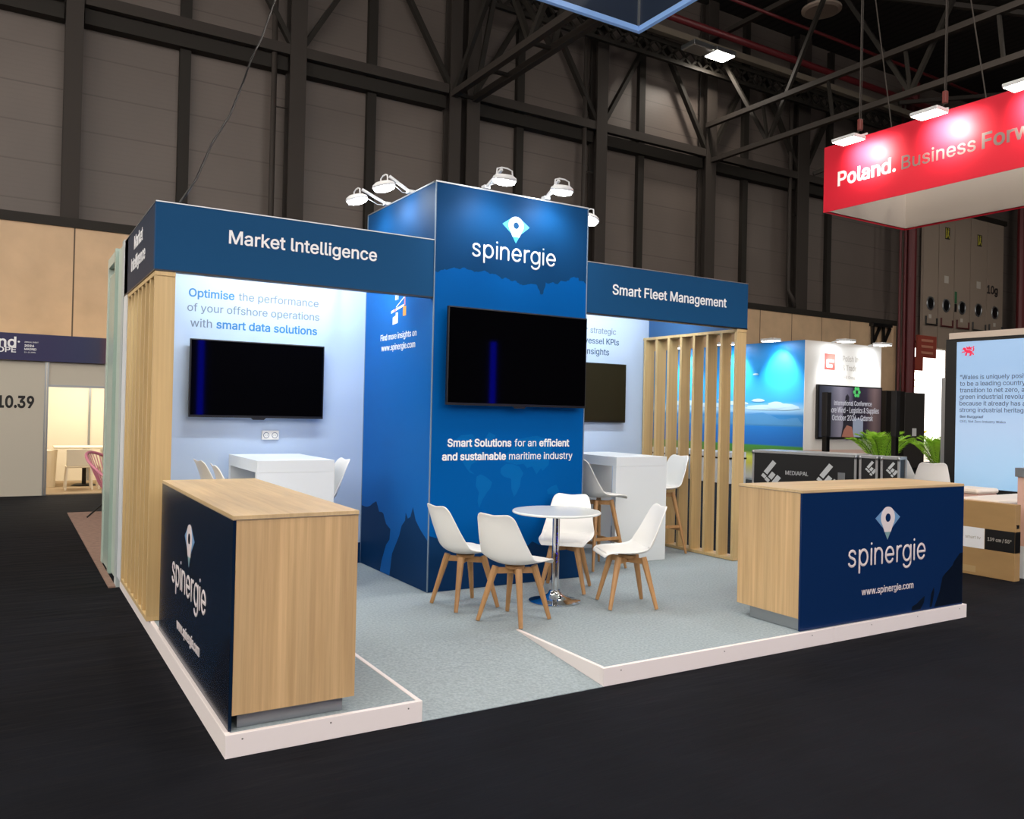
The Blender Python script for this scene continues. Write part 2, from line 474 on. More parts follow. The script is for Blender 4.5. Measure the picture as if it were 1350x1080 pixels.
def column(x, w, label, pipe=None):
    t = thing('steel_column', label, 'column', (x, YW - .3, 0), 'steel columns along the hall wall')
    mb = MB()
    mb.box(x - w / 2, x + w / 2, YW - .50, YW - .46, 5.62, 15.5)       # front flange
    mb.box(x - .04, x + .04, YW - .46, YW - .14, 5.62, 15.5)           # web
    mb.box(x - w / 2, x + w / 2, YW - .14, YW - .1, 5.62, 15.5)
    part('flange', mb, STEEL_LT, t)
    if pipe:
        mb = MB(); mb.tube([(x - .55, YW - .35, 15.4), (x - .55, YW - .35, 6.3), (x - .42, YW - .45, 6.0), (x - .3, YW - .45, 5.7)], .07, 8)
        mb.tube([(x - .55, YW - .35, 9.0), (x - .2, YW - .35, 9.0)], .02, 6)
        part('drain_pipe', mb, STEEL_LT, t, smooth=True)
COLX = [(.16, .34, 'dark steel column leftmost in view, above the plywood behind the exhibitor booth with the doorway', 0),
        (5.02, .40, 'dark steel column with a drain pipe, straight above the Market Intelligence sign', 1),
        (9.36, .34, 'left column of the close pair behind the tower where a roof truss lands', 0),
        (9.92, .40, 'right column of the close pair behind the tower where a roof truss lands', 0),
        (14.36, .40, 'dark steel column rising behind the right end of the blue tower', 1),
        (18.92, .44, 'dark steel column where the truss over the red hanging sign lands', 0),
        (23.5, .60, 'dark steel column standing just left of the red hanging sign', 1)]
for a in COLX: column(a[0], a[1], a[2], a[3])
for i, (x, lb) in enumerate([(2.47, 'thin wall mullion left of the hanging black cable'), (7.08, 'thin wall mullion above the left side of the tower'),
                             (11.65, 'thin wall mullion behind the tower floodlights'), (16.2, 'thin wall mullion under the corner of the blue hanging sign'),
                             (20.9, 'thin wall mullion left of the rightmost dark column'), (25.4, 'thin wall mullion directly under the red sign corner')]):
    mb = MB(); mb.box(x - .12, x + .12, YW - .16, YW, 5.6, 15.5)
    solo('wall_mullion', mb, STEEL, lb, 'mullion', 'thin mullions between hall columns')
BEAMS = [(-4.4, .16), (.16, 5.02), (5.02, 9.36), (9.92, 14.36), (14.36, 18.92), (18.92, 23.5), (23.5, 28.4)]
BL = ['wall girder at the top left corner of the picture', 'wall girder between the leftmost column and the drain pipe column',
      'wall girder left of the tower between two columns', 'wall girder above the tower floodlights',
      'wall girder under the corner of the blue hanging sign', 'wall girder below the two roof floodlights', 'wall girder partly hidden by the red hanging sign']
for (x0, x1), lb in zip(BEAMS, BL):
    t = thing('wall_girder', lb, 'girder', (x0, YW - .3, 10.1), 'horizontal wall girders')
    mb = MB(); mb.box(x0 + .2, x1 - .2, YW - .48, YW - .30, 10.30, 10.55); part('rail', mb, STEEL_LT, t)
    mb = MB(); mb.box(x0 + .2, x1 - .2, YW - .30, YW, 9.95, 10.28); part('web', mb, STEEL, t)
    if x0 > -4:
        for s, xa in ((1, x0), (-1, x1)):
            mb = MB(); mb.bar((xa + s * .15, YW - .36, 10.6), (xa + s * 2.05, YW - .25, 13.8), .17, .12); part('brace', mb, STEEL, t)

def truss(x_a, z_a, x_b, z_b, x_top, z_top, y0, y1, label, step, r, up=True, both=True):
    t = thing('roof_truss', label, 'truss', (x_a, y0, z_a))
    for x, z in ((x_a, z_a), (x_b, z_b)):
        mb = MB(); mb.bar((x, y0, z), (x, y1, z), r, r); part('bottom_chord', mb, STEEL_LT, t)
    mb = MB(); mb.bar((x_top, y0, z_top), (x_top, y1, z_top), r, r); part('top_chord', mb, STEEL_LT, t)
    y = y0
    k = 0
    while y - step > y1 and k < 8:
        for x, z in (((x_a, z_a), (x_b, z_b)) if both else ((x_b, z_b),)):
            p, q = (x, y, z), (x_top, y - step, z_top)
            if not up: p, q = (x, y - step, z), (x_top, y, z_top)
            mb = MB(); mb.bar(p, q, r * .7, r * .7); part('diagonal', mb, STEEL, t)
        mb = MB(); mb.bar((x_a, y, z_a), (x_b, y, z_b), r * .5, r * .5); part('cross_tie', mb, STEEL, t)
        y -= step; up = not up; k += 1
truss(9.3, 10.3, 9.95, 10.3, 9.6, 13.2, 16.0, -6, 'dark lattice roof truss running overhead from the close pair of columns', 1.9, .17)
truss(18.7, 11.3, 18.95, 10.2, 18.8, 14.2, 16.0, -6, 'lattice roof truss running above the red hanging sign', 2.35, .15, False, False)
mb = MB(); mb.box(10, 47, 15.1, 15.3, 13.35, 13.55)
solo('eave_rail', mb, mat('rail_galvanised', '7b7163', .5), 'long pale rail along the eave under the red pipe', 'rail')
REDP = mat('red_pipe_paint', '5a161b', .45)
mb = MB(); mb.tube([(10, 15.0, 13.85), (47, 15.0, 13.85)], .11, 10); mb.tube([(10, 15.25, 14.0), (47, 15.25, 14.0)], .07, 8)
solo('sprinkler_main', mb, REDP, 'pair of thick red pipes along the eave beside the roof floodlights', 'pipe', smooth=True)
mb = MB(); mb.tube([(10, 13.6, 14.1), (47, 13.6, 14.1)], .05, 8)
solo('sprinkler_pipe', mb, REDP, 'thin red pipe higher up, crossing behind the round air diffuser', 'pipe', smooth=True)
t = thing('eave_lattice', 'dark perforated lattice beam just under the eave rail', 'lattice beam', (10, 15.5, 13))
mb = MB(); mb.box(10, 28.4, 15.5, 15.62, 13.25, 13.4); mb.box(10, 28.4, 15.5, 15.62, 12.75, 12.87); part('chord', mb, STEEL, t)
mb = MB()
for i in range(36): mb.bar((10 + i * .5, 15.56, 12.85), (10.5 + i * .5, 15.56, 13.3), .06, .08); mb.bar((10.5 + i * .5, 15.56, 12.85), (10 + i * .5, 15.56, 13.3), .06, .08)
part('lacing', mb, STEEL, t)
for (x0, y0, z0, x1, y1, z1, lb) in [(21, 12.5, 14.9, 30, 2, 13.4, 'diagonal roof brace high behind the red sign cables'),
                                     (24, 16, 10.6, 31, 8, 14.6, 'roof brace climbing to the right above the red sign'),
                                     (17.0, 14.6, 15.2, 24.5, 6, 12.2, 'slim roof tie crossing near the round diffuser'),
                                     (26, 14, 13.0, 45, 2, 15.2, 'far roof tie at the right edge under the corrugated roof')]:
    mb = MB(); mb.bar((x0, y0, z0), (x1, y1, z1), .13, .13); solo('roof_brace', mb, STEEL_LT, lb, 'brace')
for i, (y, z, lb) in enumerate([(9.5, 14.8, 'pale roof purlin crossing the top right corner'), (5.0, 15.0, 'second pale roof purlin at the top right corner, nearer the camera')]):
    mb = MB(); mb.bar((12, y, z), (47, y, z), .14, .2); solo('roof_purlin', mb, STEEL_LT, lb, 'purlin', 'roof purlins')
# air diffuser
t = thing('air_diffuser', 'round stepped ceiling air diffuser hanging from a dark duct', 'air diffuser', (19.25, 12, 13.6))
DIF = mat('diffuser_enamel', '8f8074', .5)
for i, r in enumerate((.56, .42, .28)):
    mb = MB(); mb.lathe((19.25, 12), [(r - .1, 13.62 + .05 * i), (r, 13.66 + .05 * i), (r, 13.72 + .05 * i), (r - .14, 13.80 + .03 * i)], 32); part('ring', mb, DIF, t, smooth=False)
mb = MB(); mb.cyl((19.25, 12), .40, 13.78, 15.59, 28); part('duct', mb, STEEL, t, smooth=False)
# roof floodlights under the eave
for i, (x, z, on_, lb) in enumerate([(17.15, 13.02, False, 'switched off square roof floodlight left of the lit one'), (18.1, 13.05, True, 'lit square roof floodlight under the eave')]):
    t = thing('roof_floodlight', lb, 'floodlight', (x, 15, z), 'square floodlights on the eave')
    mb = MB(); mb.box(x - .42, x + .42, 14.6, 15.2, z + .02, z + .16); part('housing', mb, ALU, t, bevel=.02)
    mb = MB(); mb.box(x - .38, x + .38, 14.64, 15.16, z, z + .022); part('lens', mb, LENS_WARM if on_ else mat('dull_lens', '8b857c', .4), t)
    mb = MB(); mb.tube([(x, 15.0, z + .15), (x, 15.15, 13.4)], .03, 8); part('bracket', mb, STEEL, t)
    if on_: lamp('roof_flood_lamp', 'AREA', (x, 14.9, z - .05), 120, HIGHBAY_COL, t, target=(x, 12, 0), size=.6)

# high-bay lamps of the hall (above the frame)
HB = [(x, y) for x in (-3, 3.2, 9.4) for y in (-7.5, -2.5, 2.2)] + [(-6, 7.5), (16.5, -3.5), (16.5, 3.5), (24, 3.0), (32, 2.0), (32, 8.5), (15.0, 7.0)]  # lamps listed after the grid are added to brighten the hall's dim sides
for i, (x, y) in enumerate(HB):
    t = thing('highbay_lamp', 'unseen round high bay lamp hanging from the hall roof to light the hall', 'ceiling lamp', (x, y, 12.2), 'high bay lamps of the hall')
    mb = MB(); mb.lathe((x, y), [(.30, 12.22), (.34, 12.22), (.34, 12.32), (.14, 12.5), (.12, 12.75), (.02, 12.8)], 24); part('shade', mb, STEEL, t)
    mb = MB(); mb.cyl((x, y), .29, 12.20, 12.23, 24); part('lens', mb, LENS_WARM, t)
    mb = MB(); mb.tube([(x, y, 12.78), (x, y, 15.6)], .015, 6); part('cord', mb, BLACK, t)
    lamp('highbay', 'AREA', (x, y, 12.15), HIGHBAY_W, HIGHBAY_COL, t, target=(x, y, 0), size=.6)

# ================================================================ gate end of the hall (far right)
DOORG = mat('grey_gate_panel', '9c8d7f', .55)
t = thing('hangar_gate', 'tall grey folding gate leaves with round portholes beyond the large display', 'gate', (34, YW - .2, 0))
xs = [31.25, 32.33, 33.48, 34.68, 35.97, 37.3]
BADGE = mat('pale_notice', 'c9c3ba', .6); RUN = mat('yellow_sign', 'c9c04a', .6)
for i in range(5):
    x0, x1 = xs[i] + .03, xs[i + 1] - .03; cx = (x0 + x1) / 2
    mb = MB(); mb.box(x0, x1, YW - .22, YW - .1, 4.75, 10.55); lf = part('leaf', mb, DOORG, t)
    mb = MB(); mb.tube([(cx + .24 * math.cos(2 * PI * k / 24), YW - .23, 6.6 + .26 * math.sin(2 * PI * k / 24)) for k in range(24)], .035, 6, closed=True); part('porthole_ring', mb, ALU, lf)
    mb = MB(); mb.poly([(.23 * math.cos(2 * PI * k / 24), .25 * math.sin(2 * PI * k / 24)) for k in range(24)], (cx, YW - .225, 6.6), FR, UP, .01); part('porthole_glass', mb, BLACK, lf)
    mb = MB(); mb.tube([(x0 + .15, YW - .27, 6.05), (x0 + .15, YW - .27, 5.72), (x1 - .1, YW - .27, 5.72), (x1 - .1, YW - .27, 6.0)], .035, 6)
    part('push_bar', mb, REDP if i in (1, 2) else BLACK, lf)
    if i in (0, 2, 4): mb = MB(); mb.poly([(0, 0), (.18, 0), (.18, .16), (0, .16)], (cx - .1, YW - .22, 5.98), FR, UP, .01); part('badge', mb, BADGE, lf)
    if i == 2:
        mb = MB(); mb.poly([(0, 0), (.16, 0), (.16, .5), (0, .5)], (x0 + .02, YW - .22, 6.75), FR, UP, .01); part('green_notice', mb, mat('notice_green', '2f6b45', .6), lf)
        mb = MB(); mb.poly([(0, 0), (.16, 0), (.16, .35), (0, .35)], (x0 + .02, YW - .22, 6.38), FR, UP, .01); part('black_notice', mb, BLACK, lf)
    if i in (1, 3): mb = MB(); mb.poly([(0, 0), (.3, 0), (.3, .3), (0, .3)], (cx - .15, YW - .22, 7.55), FR, UP, .01); part('notice', mb, BADGE, lf)
    if i in (1, 3):
        mb = MB(); mb.poly([(0, 0), (.34, 0), (.34, .5), (0, .5)], (cx - .15, YW - .22, 9.4), FR, UP, .01); sg = part('exit_sign', mb, BLACK, lf)
        mb = MB()                                            # running figure beside a doorway
        mb.poly([(.03, .04), (.08, .04), (.08, .46), (.03, .46)], (cx - .15, YW - .231, 9.4), FR, UP, .006)
        mb.poly([(.16, .25), (.24, .25), (.26, .38), (.17, .40)], (cx - .15, YW - .231, 9.4), FR, UP, .006)
        mb.poly([(.17, .25), (.10, .08), (.14, .06), (.22, .22)], (cx - .15, YW - .231, 9.4), FR, UP, .006)
        mb.poly([(.22, .25), (.32, .06), (.28, .05), (.19, .2)], (cx - .15, YW - .231, 9.4), FR, UP, .006)
        mb.poly([(.19, .42), (.25, .42), (.25, .47), (.19, .47)], (cx - .15, YW - .231, 9.4), FR, UP, .006)
        part('runner', mb, RUN, lf)
text(t, [('10g', .03)], (36.0, YW - .225, 7.42), FR, UP, .85, BLACK)
mb = MB(); mb.box(31.2, 37.4, YW - .3, YW - .05, 10.55, 10.75); part('head_rail', mb, STEEL, t)
# red riser and pillar
for x, r, lb in ((29.45, .13, 'thick dark red pillar left of the bright gate opening'), (29.05, .06, 'thin red riser pipe beside the dark red pillar'), (28.75, .05, 'thinner red riser at the end of the plywood'), (37.6, .13, 'dark red pillar at the right picture edge above the large display')):
    mb = MB(); mb.tube([(x, YW - .85, 0), (x, YW - .85, 15)], r if r < .1 else .2, 10); solo('red_riser', mb, REDP, lb, 'pipe')
t = thing('cable_bracket', 'black bracket fixed to the wall top beside the red risers', 'bracket', (28.2, YW - .7, 5))
mb = MB(); mb.box(27.3, 28.5, YW - .75, YW - .565, 5.3, 5.42); part('arm', mb, BLACK, t)
for x in (27.4, 28.05):
    mb = MB(); mb.bar((x, YW - .66, 5.3), (x, YW - .66, 4.6), .08, .1); mb.bar((x, YW - .66, 4.6), (x + .42, YW - .66, 5.28), .08, .1); part('strut', mb, BLACK, t)
REDS = mat('red_sign_face', 'a04a3c', .5)
t = thing('fire_notice', 'red stepped safety notice hanging at the edge of the bright gate opening', 'sign', (30.7, 16.1, 4))
mb = MB(); mb.box(30.62, 31.95, 16.08, 16.14, 4.3, 5.2); part('board', mb, REDS, t)
mb = MB(); mb.box(30.5, 31.05, 16.08, 16.14, 3.75, 4.3); part('small_board', mb, REDS, t)
for k, z in enumerate((5.0, 4.75, 4.5)):
    mb = MB(); mb.box(30.9, 31.7, 16.07, 16.08, z - .05, z + .05); part('line_of_writing', mb, mat('faint_red_writing', 'c98a72', .6), t)
mb = MB(); mb.box(30.9, 31.0, 16.14, 16.495, 4.9, 5.0); part('bracket', mb, BLACK, t)
# outside the gate
mb = MB(); mb.box(20, 60, 16.7, 60, -.12, -.02); struct('floor_outdoor', mb, mat('pale_paving', 'c8c2b4', .8))
for x, y, z0, r, c, lb in ((36.5, 21, 1.6, .9, 'd9a79a', 'pink flowering bush seen through the bright gate opening'), (34.8, 19.2, .2, .9, 'd8c62a', 'yellow bush low in the bright gate opening'), (39.2, 22.5, 3.2, .9, 'cbd08a', 'pale green treetop in the bright gate opening')):
    t = thing('shrub', lb, 'shrub', (x, y, 0))
    mb = MB(); rnd = random.Random(x)
    for k in range(260):
        d = Vector((rnd.gauss(0, 1), rnd.gauss(0, 1), rnd.gauss(0, 1))).normalized() * r * rnd.uniform(.5, 1); p = Vector((x, y, z0 + r)) + d
        a = Vector((rnd.gauss(0, 1), rnd.gauss(0, 1), rnd.gauss(0, 1))).normalized() * .14; b = a.cross(d).normalized() * .08
        mb.add([p - a, p + b, p + a, p - b], [(0, 1, 2, 3)])
    part('foliage', mb, mat('leaf_' + c, c, .7), t, fix=False)
    mb = MB(); mb.tube([(x, y, 0), (x, y, z0 + r)], [.08, .04], 6); part('stem', mb, BEECH, t)
mb = MB(); mb.box(33, 41, 23.5, 23.8, 0, 2.6); solo('garden_wall', mb, mat('white_render', 'ece9e2', .7), 'white garden wall outside the bright gate opening', 'wall')
# grey cabinet beside the opening
t = thing('steel_cabinet', 'dark grey steel cabinet with a white label beside the gate opening', 'cabinet', (26.7, 14, 0))
mb = MB(); mb.box(25.6, 26.68, 14, 15, 0, 2.75); part('side_unit', mb, mat('cabinet_black', '1d1a18', .5), t, bevel=.01)
mb = MB(); mb.box(26.70, 27.9, 14, 15, 0, 2.72); part('body', mb, mat('cabinet_grey', '3b3836', .5), t, bevel=.01)
mb = MB(); mb.poly([(0, 0), (.25, 0), (.25, .28), (0, .28)], (27.15, 14, 1.15), FR, UP, .01); part('label_plate', mb, LETTER, t)
# ================================================================ the stand
H = .113; SW = 6.21; XR1, XR2, YR = 1.033, 2.262, 1.03; YT, YB = 2.395, 3.963
t = thing('stand_platform', 'raised grey carpeted platform with white edging and a ramp under the blue stand', 'platform', (0, 0, 0))
e = .028
mb = MB()
mb.box(e, XR1 - e, e, YR, 0, H - .003); mb.box(XR2 + e, SW - e, e, YR, 0, H - .003); mb.box(e, SW - e, YR, 4.25, 0, H - .003)
part('carpet', mb, CARPET, t)
mb = MB(); mb.add([(XR1, .0, .004), (XR2, .0, .004), (XR2, YR, H - .003), (XR1, YR, H - .003), (XR1, 0, 0), (XR2, 0, 0), (XR2, YR, 0), (XR1, YR, 0)],
                  [(0, 1, 2, 3), (0, 4, 5, 1), (1, 5, 6, 2), (3, 2, 6, 7), (0, 3, 7, 4), (4, 7, 6, 5)])
part('ramp', mb, CARPET, t)
SCREWM = mat('screw_heads', '6f6a68', .4)
def edge(x0, x1, y0, y1, screws):
    mb = MB(); mb.box(x0, x1, y0, y1, 0, H + .001); p = part('edge_trim', mb, WHITE_EDGE, t, bevel=.003)
    for s in screws:
        mb = MB(); mb.tube([s, (s[0], s[1] - .0015, s[2])], .0045, 8); part('screw', mb, SCREWM, p)
edge(0, XR1, 0, e, [(.08, 0, .085), (.52, 0, .085), (.95, 0, .085)])
edge(XR2, 4.45, 0, e, [(2.4, 0, .085), (3.3, 0, .085), (4.2, 0, .085)])
edge(4.452, SW, 0, e, [(4.9, 0, .085), (5.5, 0, .085), (6.1, 0, .085)])
edge(0, e, e, 4.25, []); edge(SW - e, SW, e, 4.25, [])
edge(XR1 - e, XR1 - .001, e, YR, []); edge(XR2 + .001, XR2 + e, e, YR, [])

# ---- tower
TX0, TX1, ZT = 2.209, 3.838, 3.662
t = thing('stand_tower', 'tall dark blue printed tower in the middle of the stand with a white logo', 'tower', (TX0, YT, H))
mb = MB(); mb.box(TX0, TX1, YT, YB, H, ZT); part('core', mb, mat('tower_navy_print', '0c3d69', .5, spec=.06), t)
mb = MB(); mb.poly(rough([(2.212, .36), (3.834, .36), (3.834, 2.93), (3.80, 2.96), (3.755, 2.955), (3.74, 2.985), (3.69, 2.99), (3.64, 2.965), (3.60, 2.935), (3.54, 2.94), (3.50, 2.90), (3.44, 2.915), (3.40, 2.895), (3.365, 2.905),
                    (3.35, 2.84), (3.335, 2.79), (3.315, 2.785), (3.29, 2.83), (3.26, 2.875), (3.20, 2.875), (3.15, 2.86), (3.08, 2.855), (3.04, 2.885), (2.98, 2.88), (2.93, 2.905), (2.88, 2.89), (2.82, 2.925), (2.77, 2.92), (2.71, 2.945),
                    (2.66, 2.93), (2.60, 2.92), (2.56, 2.935), (2.50, 2.95), (2.45, 2.93), (2.40, 2.94), (2.34, 2.915), (2.28, 2.905), (2.24, 2.88), (2.212, 2.885)], .006, .02), (0, YT, 0), FR, UP, .0012)
part('blue_field', mb, BLUE, t)
mb = MB(); mb.poly([(2.212, H + .002), (3.834, H + .002), (3.834, .34), (3.70, .38), (3.494, .428), (3.356, .453), (3.277, .49), (3.184, .416), (3.072, .344), (2.887, .373), (2.706, .417), (2.565, .396), (2.46, .464), (2.338, .563), (2.212, .601)], (0, YT, 0), FR, UP, .0024)
part('coast_print', mb, NAVY2, t)
mb = MB()
for P in ([(2.67, 1.101), (2.714, 1.123), (2.768, 1.098), (2.833, 1.05), (2.816, .996), (2.781, .958), (2.738, .897), (2.704, .82), (2.685, .883), (2.7, .96), (2.663, 1.023)],
          [(2.921, 1.174), (2.975, 1.213), (3.05, 1.207), (3.116, 1.187), (3.165, 1.122), (3.138, 1.075), (3.13, 1.011), (3.094, .94), (3.067, .909), (3.037, .981), (3.031, 1.077), (2.96, 1.094), (2.918, 1.127)],
          [(2.437, 1.42), (2.506, 1.47), (2.62, 1.48), (2.681, 1.40), (2.718, 1.302), (2.667, 1.24), (2.614, 1.21), (2.598, 1.164), (2.652, 1.124), (2.599, 1.141), (2.553, 1.195), (2.517, 1.257)],
          [(2.975, 1.229), (2.955, 1.284), (3.009, 1.331), (3.10, 1.44), (3.30, 1.47), (3.42, 1.44), (3.48, 1.36), (3.451, 1.296), (3.444, 1.198), (3.376, 1.142), (3.356, 1.167), (3.309, 1.111), (3.259, 1.185), (3.202, 1.17), (3.163, 1.21), (3.087, 1.203)],
          [(3.43, .962), (3.479, .993), (3.538, 1.008), (3.569, .95), (3.54, .918), (3.441, .921)], [(2.72, 1.40), (2.79, 1.50), (2.86, 1.47), (2.80, 1.38)]):
    mb.poly(P, (0, YT - .0012, 0), FR, UP, .0008)
part('map_print', mb, MAPBLUE, t)
def LP(P): return [(-y, z) for y, z in P]
mb = MB(); mb.poly(LP([(2.40, H + .002), (3.96, H + .002), (3.96, 2.9), (2.40, 2.9)][::-1]), (TX0, 0, 0), SR, UP, .0012); part('side_field', mb, BLUE_SIDE, t)
mb = MB()
mb.poly(LP([(3.955, .70), (3.864, .696), (3.80, .70), (3.725, .719), (3.66, .75), (3.57, .779), (3.53, .73), (3.497, .685), (3.43, .69), (3.388, .68), (3.35, .63), (3.318, .589), (3.211, .553), (3.226, .452), (3.306, .391), (3.404, .225), (3.442, H + .003), (3.955, H + .003)]), (TX0 - .0012, 0, 0), SR, UP, .0008)
mb.poly(LP([(3.208, H + .003), (3.157, .331), (3.081, .424), (3.006, .516), (2.953, .619), (2.878, .676), (2.871, .748), (2.822, .699), (2.767, .721), (2.716, .813), (2.655, .704), (2.561, .639), (2.402, .553), (2.402, H + .003)]), (TX0 - .0012, 0, 0), SR, UP, .0008)
part('side_coast_print', mb, NAVY2, t)
for x, y in ((TX0, YT), (TX1, YT), (TX0, YB)):
    mb = MB(); mb.box(x - .005, x + .005, y - .005, y + .005, H, ZT + .004); part('corner_trim', mb, mat('blue_grey_edge', '6d8296', .5), t)
mb = MB(); mb.box(TX0 - .006, TX1 + .006, YT - .006, YT + .03, ZT, ZT + .012); mb.box(TX0 - .006, TX0 + .03, YT, YB, ZT, ZT + .012); part('top_trim', mb, ALU, t)
CYAN = mat('cyan_print', '49c3da', .5)
pin_logo(t, (3.026, YT - .0005, 3.390), FR, UP, .29, LETTER, CYAN, mat('turquoise_print', '3cb6cc', .5), NAVY)
spinergie_word(t, (2.569, YT, 3.066), FR, UP, .905, .107, LETTER)
text(t, [('Smart Solutions', .022), ('for an', .004), ('efficient', .022)], (2.372, YT - .0012, 1.372), FR, UP, 1.30, LETTER)
text(t, [('and sustainable', .022), ('maritime industry', .004)], (2.323, YT - .0012, 1.252), FR, UP, 1.39, LETTER)
text(t, [('Find', .010), ('more insights on', .003)], (TX0 - .0012, 3.556, 2.352), SR, UP, .83, LETTER, sy=.95)
text(t, [('www.spinergie.com', .006)], (TX0 - .0012, 3.531, 2.25), SR, UP, .78, LETTER, sy=.95)
# little crane ship drawing above the writing
mb = MB(); mb.poly(LP([(3.31, 2.60), (3.02, 2.645), (3.02, 2.665), (3.31, 2.625)]), (TX0 - .0012, 0, 0), SR, UP, .001)
mb.poly(LP([(3.27, 2.49), (3.15, 2.50), (3.15, 2.60), (3.20, 2.60), (3.20, 2.575), (3.27, 2.56)]), (TX0 - .0012, 0, 0), SR, UP, .001)
mb.poly(LP([(3.22, 2.72), (3.19, 2.72), (3.19, 2.78), (3.22, 2.78)]), (TX0 - .0012, 0, 0), SR, UP, .001)
mb.poly(LP([(3.17, 2.72), (3.15, 2.72), (3.15, 2.78), (3.17, 2.78)]), (TX0 - .0012, 0, 0), SR, UP, .001)
mb.poly(LP([(3.04, 2.74), (2.96, 2.74), (2.96, 2.765), (3.04, 2.765)]), (TX0 - .0012, 0, 0), SR, UP, .001)
mb.poly(LP([(3.20, 2.655), (3.015, 2.735), (3.01, 2.725), (3.195, 2.648)]), (TX0 - .0012, 0, 0), SR, UP, .001)
part('crane_drawing', mb, LETTER, t)
mb = MB(); mb.poly(LP([(3.035, 2.555), (2.965, 2.555), (2.965, 2.645), (3.035, 2.645)]), (TX0 - .0012, 0, 0), SR, UP, .0014); part('crane_cabin_drawing', mb, mat('orange_print', 'e8983c', .5), t)
mb = MB(); mb.poly(LP([(3.015, 2.655), (2.985, 2.655), (2.99, 2.74), (3.005, 2.74)]), (TX0 - .0012, 0, 0), SR, UP, .0014)
mb.poly(LP([(3.24, 2.608), (3.20, 2.613), (3.20, 2.64), (3.24, 2.635)]), (TX0 - .0012, 0, 0), SR, UP, .0014); part('crane_mast_drawing', mb, mat('pink_red_print', 'c98393', .5), t)

# ---- sign fascias
FZ0, FZ1 = 2.664, 3.153; XL, XRR = -.031, 6.048
def light_strip(t, x0, x1, y, z):
    mb = MB(); mb.box(x0, x1, y, y + .05, z, z + .04); part('led_housing', mb, ALU, t)
    mb = MB(); mb.box(x0 + .02, x1 - .02, y + .006, y + .044, z - .004, z + .001); part('led_strip', mb, LENS, t)
t = thing('sign_fascia', 'dark blue fascia reading Market Intelligence over the left room of the stand', 'fascia', (XL, YT, FZ0))
mb = MB(); mb.box(XL, TX0 - .0065, YT, YT + .06, FZ0, FZ1); part('front_panel', mb, NAVY, t)
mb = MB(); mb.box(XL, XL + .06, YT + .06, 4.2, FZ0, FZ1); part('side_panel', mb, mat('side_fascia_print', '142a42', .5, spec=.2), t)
mb = MB(); mb.box(XL, TX0 - .0065, YT - .003, YT + .063, FZ1, FZ1 + .008); mb.box(XL - .003, XL + .063, YT, 4.2, FZ1, FZ1 + .008); part('top_trim', mb, ALU, t)
mb = MB(); mb.box(XL - .002, TX0 - .0065, YT - .003, YT + .062, FZ0 - .012, FZ0); mb.box(XL - .002, XL + .062, YT + .062, 4.2, FZ0 - .012, FZ0); part('bottom_trim', mb, BLACK, t)
mb = MB(); mb.box(XL - .002, XL + .062, 4.2, 4.23, FZ0, FZ1 + .008); part('end_trim', mb, WHITE, t)
text(t, [('Market Intelligence', .012)], (.485, YT, 2.912), FR, UP, 1.192, LETTER)
text(t, [('Market', .010)], (XL, 3.56, 2.985), SR, UP, .50, LETTER, sy=.95)
text(t, [('Intelligence', .010)], (XL, 3.72, 2.815), SR, UP, .82, LETTER, sy=.95)
light_strip(t, .4, 2.1, 3.10, 3.02)
mb = MB(); mb.box(.2, .24, YT + .06, YB, 3.05, 3.09); mb.box(1.9, 1.94, YT + .06, YB, 3.05, 3.09); part('lamp_rail', mb, ALU, t)
lamp('room_strip_light', 'AREA', (1.25, 3.12, 3.0), STRIP_W, LED_COL, t, target=(1.25, 3.9, 2.3), size=1.7, size_y=.06)
t = thing('sign_fascia', 'dark blue fascia reading Smart Fleet Management over the right room of the stand', 'fascia', (TX1, YT, FZ0))
mb = MB(); mb.box(TX1 + .0065, XRR, YT, YT + .06, FZ0, FZ1); part('front_panel', mb, NAVY, t)
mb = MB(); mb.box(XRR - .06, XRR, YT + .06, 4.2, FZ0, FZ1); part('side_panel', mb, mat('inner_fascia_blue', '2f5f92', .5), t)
mb = MB(); mb.box(TX1 + .0065, XRR + .003, YT - .003, YT + .063, FZ1, FZ1 + .008); mb.box(XRR - .063, XRR + .003, YT, 4.2, FZ1, FZ1 + .008); part('top_trim', mb, ALU, t)
mb = MB(); mb.box(TX1 + .0065, XRR + .002, YT - .003, YT + .062, FZ0 - .012, FZ0); part('bottom_trim', mb, BLACK, t)
text(t, [('Smart Fleet Management', .012)], (4.158, YT, 2.87), FR, UP, 1.562, LETTER)
light_strip(t, 4.0, 5.7, 3.10, 3.02)
mb = MB(); mb.box(4.1, 4.14, YT + .06, YB, 3.05, 3.09); mb.box(5.6, 5.64, YT + .06, YB, 3.05, 3.09); part('lamp_rail', mb, ALU, t)
lamp('room_strip_light', 'AREA', (4.9, 3.12, 3.0), STRIP_W * .9, LED_COL, t, target=(4.9, 3.9, 2.3), size=1.7, size_y=.06)

